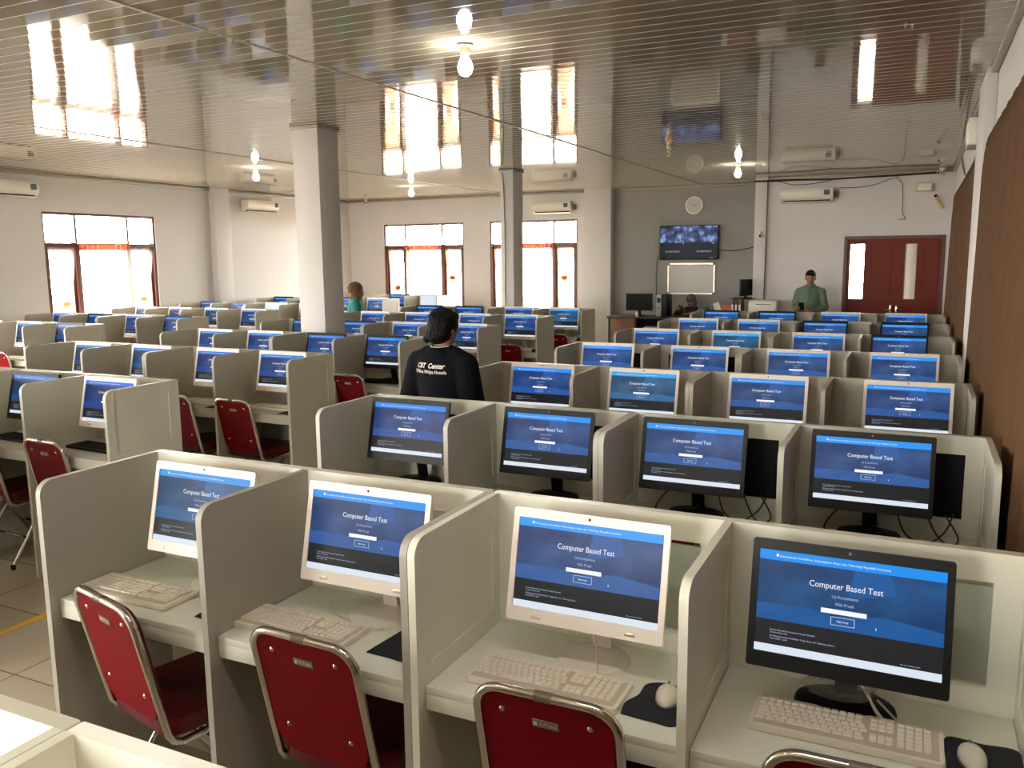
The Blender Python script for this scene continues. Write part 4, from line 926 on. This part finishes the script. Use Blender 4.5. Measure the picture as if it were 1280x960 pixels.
def fuse(m, name, mats, parent, vox=0.006, it=4, paint=None):
    o = m.build(name, mats, parent, smooth=0)
    r = o.modifiers.new('r', 'REMESH'); r.mode = 'VOXEL'; r.voxel_size = vox
    s_ = o.modifiers.new('s', 'SMOOTH'); s_.iterations = it; s_.factor = 0.5
    dg = bpy.context.evaluated_depsgraph_get(); me = bpy.data.meshes.new_from_object(o.evaluated_get(dg))
    o.modifiers.clear(); old = o.data; o.data = me; bpy.data.meshes.remove(old)
    me.materials.clear()
    for q in (mats if isinstance(mats, (list, tuple)) else [mats]): me.materials.append(q)
    me.polygons.foreach_set('use_smooth', [True]*len(me.polygons)); me.polygons.foreach_set('material_index', [0]*len(me.polygons))
    if paint:
        for p in me.polygons: p.material_index = paint(p.center)
    return o
def hand(m, wrist, d, palm_n, side, curl=0.5, sc=1.0):
    """palm plus four fingers and a thumb. d: direction of the fingers, palm_n: palm normal, side: thumb side (+1/-1 along d x n)"""
    w_ = Vector(wrist); d = Vector(d).normalized(); n = Vector(palm_n); n = (n-d*n.dot(d)).normalized(); t = d.cross(n)*side
    for k in range(4):
        o = (1.5-k)*0.0195*sc
        capsule(m, w_+t*o*0.6, w_+d*0.085*sc+t*o, 0.014*sc, 0.0115*sc, 10)
    for k, ln in enumerate((0.070, 0.078, 0.072, 0.056)):
        p = w_+d*0.085*sc+t*(1.5-k)*0.0205*sc; dr = d.copy(); segs = (0.45, 0.30, 0.25); r = 0.0088*sc
        for q, f in enumerate(segs):
            a = curl*(0.55+0.35*q); dr = (dr*math.cos(a)+n*math.sin(a)).normalized()
            dr = dr; p2 = p+dr*ln*f*sc; capsule(m, p, p2, r, r*0.93, 10); p = p2; r *= 0.93
    p = w_+d*0.022*sc+t*0.030*sc; d1 = (t*0.75+d*0.62+n*0.25).normalized(); p2 = p+d1*0.036*sc; capsule(m, w_+d*0.012*sc+t*0.016*sc, p2, 0.0135*sc, 0.0108*sc, 10)
    d2 = (d*0.85+t*0.25+n*0.45).normalized(); p3 = p2+d2*0.030*sc; capsule(m, p2, p3, 0.0105*sc, 0.0095*sc, 10); capsule(m, p3, p3+(d2+n*0.3).normalized()*0.022*sc, 0.0095*sc, 0.008*sc, 10)
def head(m, c, Rm, sc=1.0):
    """c: centre of the head, Rm: rotation (face along +y)"""
    def P(x, y, z): return Vector(c)+Rm @ Vector((x*sc, y*sc, z*sc))
    M = Matrix.Translation(c) @ Rm.to_4x4() @ Matrix.Scale(sc, 4)
    m.ball((0, -0.012, 0.03), (0.074, 0.092, 0.083), u=24, v=16, M=M); m.ball((0, 0.018, -0.03), (0.060, 0.068, 0.072), u=24, v=16, M=M)
    m.ball((0, 0.045, -0.078), (0.032, 0.030, 0.026), M=M)                       # chin
    capsule(m, P(0, 0.076, 0.022), P(0, 0.100, -0.018), 0.010*sc, 0.014*sc)   # nose
    for s_ in (-1, 1):
        m.ball((s_*0.012, 0.090, -0.020), (0.010, 0.011, 0.009), M=M)           # nostrils
        m.ball((s_*0.030, 0.066, 0.030), (0.024, 0.014, 0.009), M=M)              # brow
        m.ball((s_*0.038, 0.056, -0.015), (0.022, 0.020, 0.018), M=M)             # cheek
        m.ball((s_*0.076, -0.008, -0.004), (0.010, 0.020, 0.032), M=M)            # ear
    m.ball((0, 0.079, -0.046), (0.023, 0.010, 0.006), M=M); m.ball((0, 0.077, -0.056), (0.020, 0.011, 0.007), M=M)   # lips
    return P
def eyes(parent, P, sc=1.0, lid=None):
    for s_ in (-1, 1):
        e = MB(); q = P(s_*0.030, 0.074, 0.012); e.ball(q, 0.0105*sc); e.build('eye', lid or M_white, parent)
        if lid: continue
        e = MB(); q = P(s_*0.030, 0.0825, 0.010); e.ball(q, 0.0052*sc); e.build('iris', M_eye, parent)
def rotm(yaw, pitch, roll=0.0): return (Matrix.Rotation(yaw, 3, 'Z') @ Matrix.Rotation(pitch, 3, 'X') @ Matrix.Rotation(roll, 3, 'Y'))
def person(name, loc, rz, h, label, hd, arms, cloth, trous, skin, hair, seated=False, sleeve=1.0, wide=1.0, coat=0.0, legs=None):
    """standing 1.65 m figure scaled to h; local +y is forward. arms: list of (side, shoulder, elbow, wrist, finger dir, palm normal, curl)"""
    e = empty(name, loc, rz); k = h/1.65; e.scale = (k, k, k); tag(e, label, 'person')
    b_ = MB(); Rm = rotm(*hd); hc = Vector((0, 0.02, 1.535)); P = head(b_, hc, Rm, 1.0)
    if seated: hip = 0.0
    capsule(b_, (0, -0.02, 1.35), (0, 0.005, 1.49), 0.058, 0.052)
    tors = [(0, 0, 0.84, 0.150, 0.105), (0, 0, 0.95, 0.158, 0.112), (0, 0, 1.08, 0.140*wide, 0.102), (0, 0, 1.20, 0.158*wide, 0.112), (0, -0.008, 1.30, 0.170*wide, 0.105), (0, -0.015, 1.37, 0.135*wide, 0.085), (0, -0.02, 1.41, 0.075, 0.062)]
    loft(b_, tors); legP = legs or [[(s_*0.085, 0, 0.88), (s_*0.09, 0.012, 0.46), (s_*0.09, -0.01, 0.09)] for s_ in (-1, 1)]
    for LP in legP:
        chain(b_, LP, (0.082, 0.056, 0.036)); a = Vector(LP[2]); capsule(b_, a+Vector((0, -0.03, -0.045)), a+Vector((0, 0.13, -0.06)), 0.034, 0.026)
    for s_, sh, el, wr, fd, pn, cu in arms:
        capsule(b_, (s_*0.085, -0.015, 1.352), sh, 0.056, 0.049); chain(b_, [sh, el, wr], (0.048, 0.038, 0.027)); hand(b_, wr, fd, pn, s_ if True else 1, cu)
    def paint(c):
        q = Rm.inverted() @ (Vector(c)-hc)
        if q.y > 0.072 and abs(q.x) < 0.021 and -0.062 < q.z < -0.040: return 1
        return 0
    body = fuse(b_, 'body', [skin, M_lip], e, 0.0058, 3, paint)
    eyes(body, P, lid=skin if hd[1] < -0.2 else None)
    # shirt or jacket
    c = MB(); g = 0.014+coat
    hem = 0.86 if not coat else 0.80
    loft(c, [(x, y, z, a+g, b2+g) for x, y, z, a, b2 in [(0, 0, hem, 0.156*wide, 0.118)]+tors[1:-1]]+[(0, -0.018, 1.405, 0.078+g, 0.066+g), (0, -0.012, 1.435, 0.066, 0.066)])
    for s_, sh, el, wr, fd, pn, cu in arms:
        sh, el, wr = Vector(sh), Vector(el), Vector(wr)
        capsule(c, (s_*0.085, -0.015, 1.350), sh, 0.058+g, 0.050+g)
        if sleeve >= 1: chain(c, [sh, el, el.lerp(wr, 0.88)], (0.054+g, 0.046+g, 0.036+g))
        else: chain(c, [sh, sh.lerp(el, sleeve)], (0.054+g, 0.05+g))
    top = fuse(c, 'jacket' if coat else 'shirt', cloth, e, 0.0075, 4)
    c = MB()
    loft(c, [(0, 0, 0.80, 0.160, 0.118), (0, 0, 0.86, 0.164, 0.118), (0, 0, 0.93, 0.164, 0.120)])
    for LP in legP: q = [Vector(v) for v in LP]; chain(c, [q[0], q[1], q[2]], (0.096, 0.074, 0.062))
    fuse(c, 'trousers', trous, e, 0.009, 4)
    for LP in legP:
        a = Vector(LP[2]); sh_ = MB(); capsule(sh_, a+Vector((0, -0.035, -0.052)), a+Vector((0, 0.135, -0.06)), 0.037, 0.030)
        o = sh_.build('shoe', M_shoe, e); 
        for v in o.data.vertices: v.co.z = max(v.co.z, a.z-0.0895)
    return e, body, top, P, Rm, hc
def hairpiece(e, hc, Rm, balls, mt, vox=0.008, it=3, name='hair'):
    m = MB()
    for c, r in balls: m.ball(c, r, u=20, v=14, M=Matrix.Translation(hc) @ Rm.to_4x4())
    o = fuse(m, name, mt, e, vox, it)
    if name == 'hair':
        for v in o.data.vertices: v.co += v.normal*(noise.noise(v.co*38)*0.0055+noise.noise(Vector((v.co.x*90, v.co.y*90, v.co.z*22)))*0.003)
    return o
REL = lambda s_, out=0.0, fwd=0.0: (s_, (s_*0.175, -0.015, 1.318), (s_*(0.245+out), -0.035, 1.07), (s_*(0.255+out), 0.05+fwd, 0.84), (0.02*s_, 0.12, -1), (-s_, 0.2, 0), 0.35)
# person in the navy jacket, seen from behind in the centre aisle
e, body, top, P, Rm, hc = person('person', (-2.57, 4.42, 0), -0.1, 1.61, 'person with dark hair in a navy jacket with white print, seen from behind', (-0.22, -0.14), [REL(-1), REL(1)], M_navy, M_trous, M_skin, M_hair, wide=1.0, coat=0.012)
hairpiece(e, hc, Rm, [((0, -0.022, 0.035), (0.094, 0.102, 0.094)), ((0, -0.05, -0.02), (0.090, 0.075, 0.085)), ((-0.045, -0.055, -0.045), (0.045, 0.045, 0.045)), ((0.03, -0.06, -0.05), (0.042, 0.04, 0.04)), ((0, 0.035, 0.075), (0.068, 0.05, 0.035)), ((-0.074, -0.03, -0.005), (0.022, 0.04, 0.05)), ((-0.066, -0.075, -0.07), (0.028, 0.03, 0.03))], M_hair)
m = MB(); A = [(0.071*math.cos(t), -0.012+0.071*math.sin(t), 1.437+0.010*math.sin(t)) for t in [math.radians(200+140*k/16) for k in range(17)]]
m.tube(A, 0.0035, 6); m.build('collar_piping', M_text, e)
def print_on(e, target, lines, ycast):
    me = target.data; bv = BVHTree.FromPolygons([v.co for v in me.vertices], [p.vertices for p in me.polygons])
    m = MB()
    for body_, size, cx, z, mw, bold, sk in lines:
        q = MB(); q.text(body_, size, 0, 0, 0, maxw=mw, bold=bold)
        bmesh.ops.subdivide_edges(q.bm, edges=[ed for ed in q.bm.edges if ed.calc_length() > 0.02], cuts=1)
        for v in q.bm.verts:
            x = cx+v.co.x+sk*v.co.z; zz = z+v.co.z-0.0*v.co.x; hit = bv.ray_cast(Vector((x, ycast, zz)), Vector((0, 1, 0)))
            v.co = Vector((x, (hit[0].y if hit[0] else -0.12)-0.0025, zz))
        t = bpy.data.meshes.new('t'); q.bm.to_mesh(t); q.bm.free(); m.bm.from_mesh(t); bpy.data.meshes.remove(t)
    return m.build('back_print', M_text, e, smooth=0)
print_on(e, top, [('CBT  Center', 0.042, -0.012, 1.305, 0.205, 0.0012, 0.25), ('STIKes Widya Husada', 0.03, -0.012, 1.272, 0.235, 0.0004, 0.0)], -0.6)
# person in teal with a tan headscarf
e, body, top, P, Rm, hc = person('person', (-7.60, 10.5, 0), 2.15, 1.56, 'person in a teal tunic and tan headscarf standing past the near column', (0.15, -0.05), [REL(-1), REL(1)], M_teal, M_trous, M_skinl, M_hair, coat=0.012, wide=1.0)
hairpiece(e, hc, Rm, [((0, -0.02, 0.03), (0.106, 0.125, 0.11)), ((0, -0.04, -0.05), (0.10, 0.11, 0.10)), ((0, -0.02, -0.13), (0.105, 0.10, 0.085)), ((0, -0.03, -0.19), (0.15, 0.10, 0.06)), ((0, -0.06, -0.07), (0.06, 0.06, 0.08))], M_hijab, name='headscarf')
# man in the sage shirt looking at a phone, facing the camera
Hp = Vector((0.02, 0.27, 1.065))
e, body, top, P, Rm, hc = person('person', (-1.55, 14.22, 0), math.radians(180-6), 1.66, 'man in a sage green shirt standing by the entrance wall, looking down at a phone', (0.12, -0.30, 0.05), [
    (-1, (-0.175, -0.015, 1.318), (-0.232, 0.0, 1.08), (-0.07, 0.20, 1.02), (0.55, 0.5, 0.25), (0.5, -0.1, 1), 0.75), (1, (0.175, -0.015, 1.318), (0.235, -0.01, 1.08), (0.14, 0.21, 1.06), (-0.55, 0.45, 0.25), (-0.4, -0.2, 1), 0.75)], M_green, M_trous, M_skin, M_hair, sleeve=1.0, wide=0.97)
hairpiece(e, hc, Rm, [((0, -0.022, 0.045), (0.080, 0.094, 0.080)), ((0, -0.045, 0.0), (0.077, 0.065, 0.07)), ((0, 0.03, 0.085), (0.062, 0.045, 0.026))], M_hair)
cl = MB()
for s_ in (-1, 1): cl.tube([(0, 0.085, 1.375), (s_*0.045, 0.068, 1.405), (s_*0.070, 0.01, 1.428), (s_*0.05, -0.06, 1.44), (0, -0.08, 1.442)], 0.010, 8)
cl.tube([(0, 0.116, 1.36), (0, 0.125, 1.30), (0, 0.128, 1.22)], 0.004, 6); cl.build('collar', M_green, e)
ph = MB(); Mp = T(0.055, 0.295, 1.115) @ RX(math.radians(-40)); ph.plate(rrect(-0.036, 0.036, -0.075, 0.075, 0.01, 3), [], 0.009, M=Mp)
pe = ph.build('phone', M_black); pe.matrix_world = e.matrix_basis.copy(); tag(pe, 'dark phone held by the man in the sage shirt', 'phone')
# seated person at the control desk
e, body, top, P, Rm, hc = person('person', (-3.72, 15.36, -0.36), math.radians(180), 1.58, 'seated person with a grey headscarf leaning on the control desk', (-0.35, -0.3), [
    (-1, (-0.175, -0.015, 1.318), (-0.27, 0.16, 1.24), (-0.08, 0.42, 1.315), (0.8, 0.3, 0.0), (0, 0, -1), 0.3), (1, (0.175, -0.015, 1.318), (0.26, 0.2, 1.26), (0.12, 0.30, 1.45), (-0.4, 0.0, 1), (-0.6, -0.6, 0), 0.5)], M_dwood, M_trous, M_skinl, M_hair, legs=[[(s_*0.085, 0.02, 0.90), (s_*0.10, 0.16, 0.86), (s_*0.10, 0.17, 0.50)] for s_ in (-1, 1)])
hairpiece(e, hc, Rm, [((0, -0.012, 0.03), (0.090, 0.104, 0.098)), ((0, -0.045, -0.06), (0.085, 0.075, 0.09)), ((0, -0.02, -0.13), (0.09, 0.085, 0.06))], M_hijab2, name='headscarf')
m = MB(); k_ = chain(m, [(0.26, 0.2, 1.26), (0.14, 0.29, 1.42)], (0.056, 0.046)); m.build('mustard_cuff', M_must, e)
sto = empty('stool', (-3.72, 15.36, 0)); tag(sto, 'dark stool under the seated person at the control desk', 'stool')
MB().lathe([(0.0, 0.42), (0.17, 0.42), (0.18, 0.40), (0.17, 0.37), (0.0, 0.37)]).build('seat', M_black, sto)
for k in range(4):
    a = math.radians(45+90*k); MB().tube([(0.12*math.cos(a), 0.12*math.sin(a), 0.38), (0.16*math.cos(a), 0.16*math.sin(a), 0.0)], 0.012).build('leg', M_black, sto)
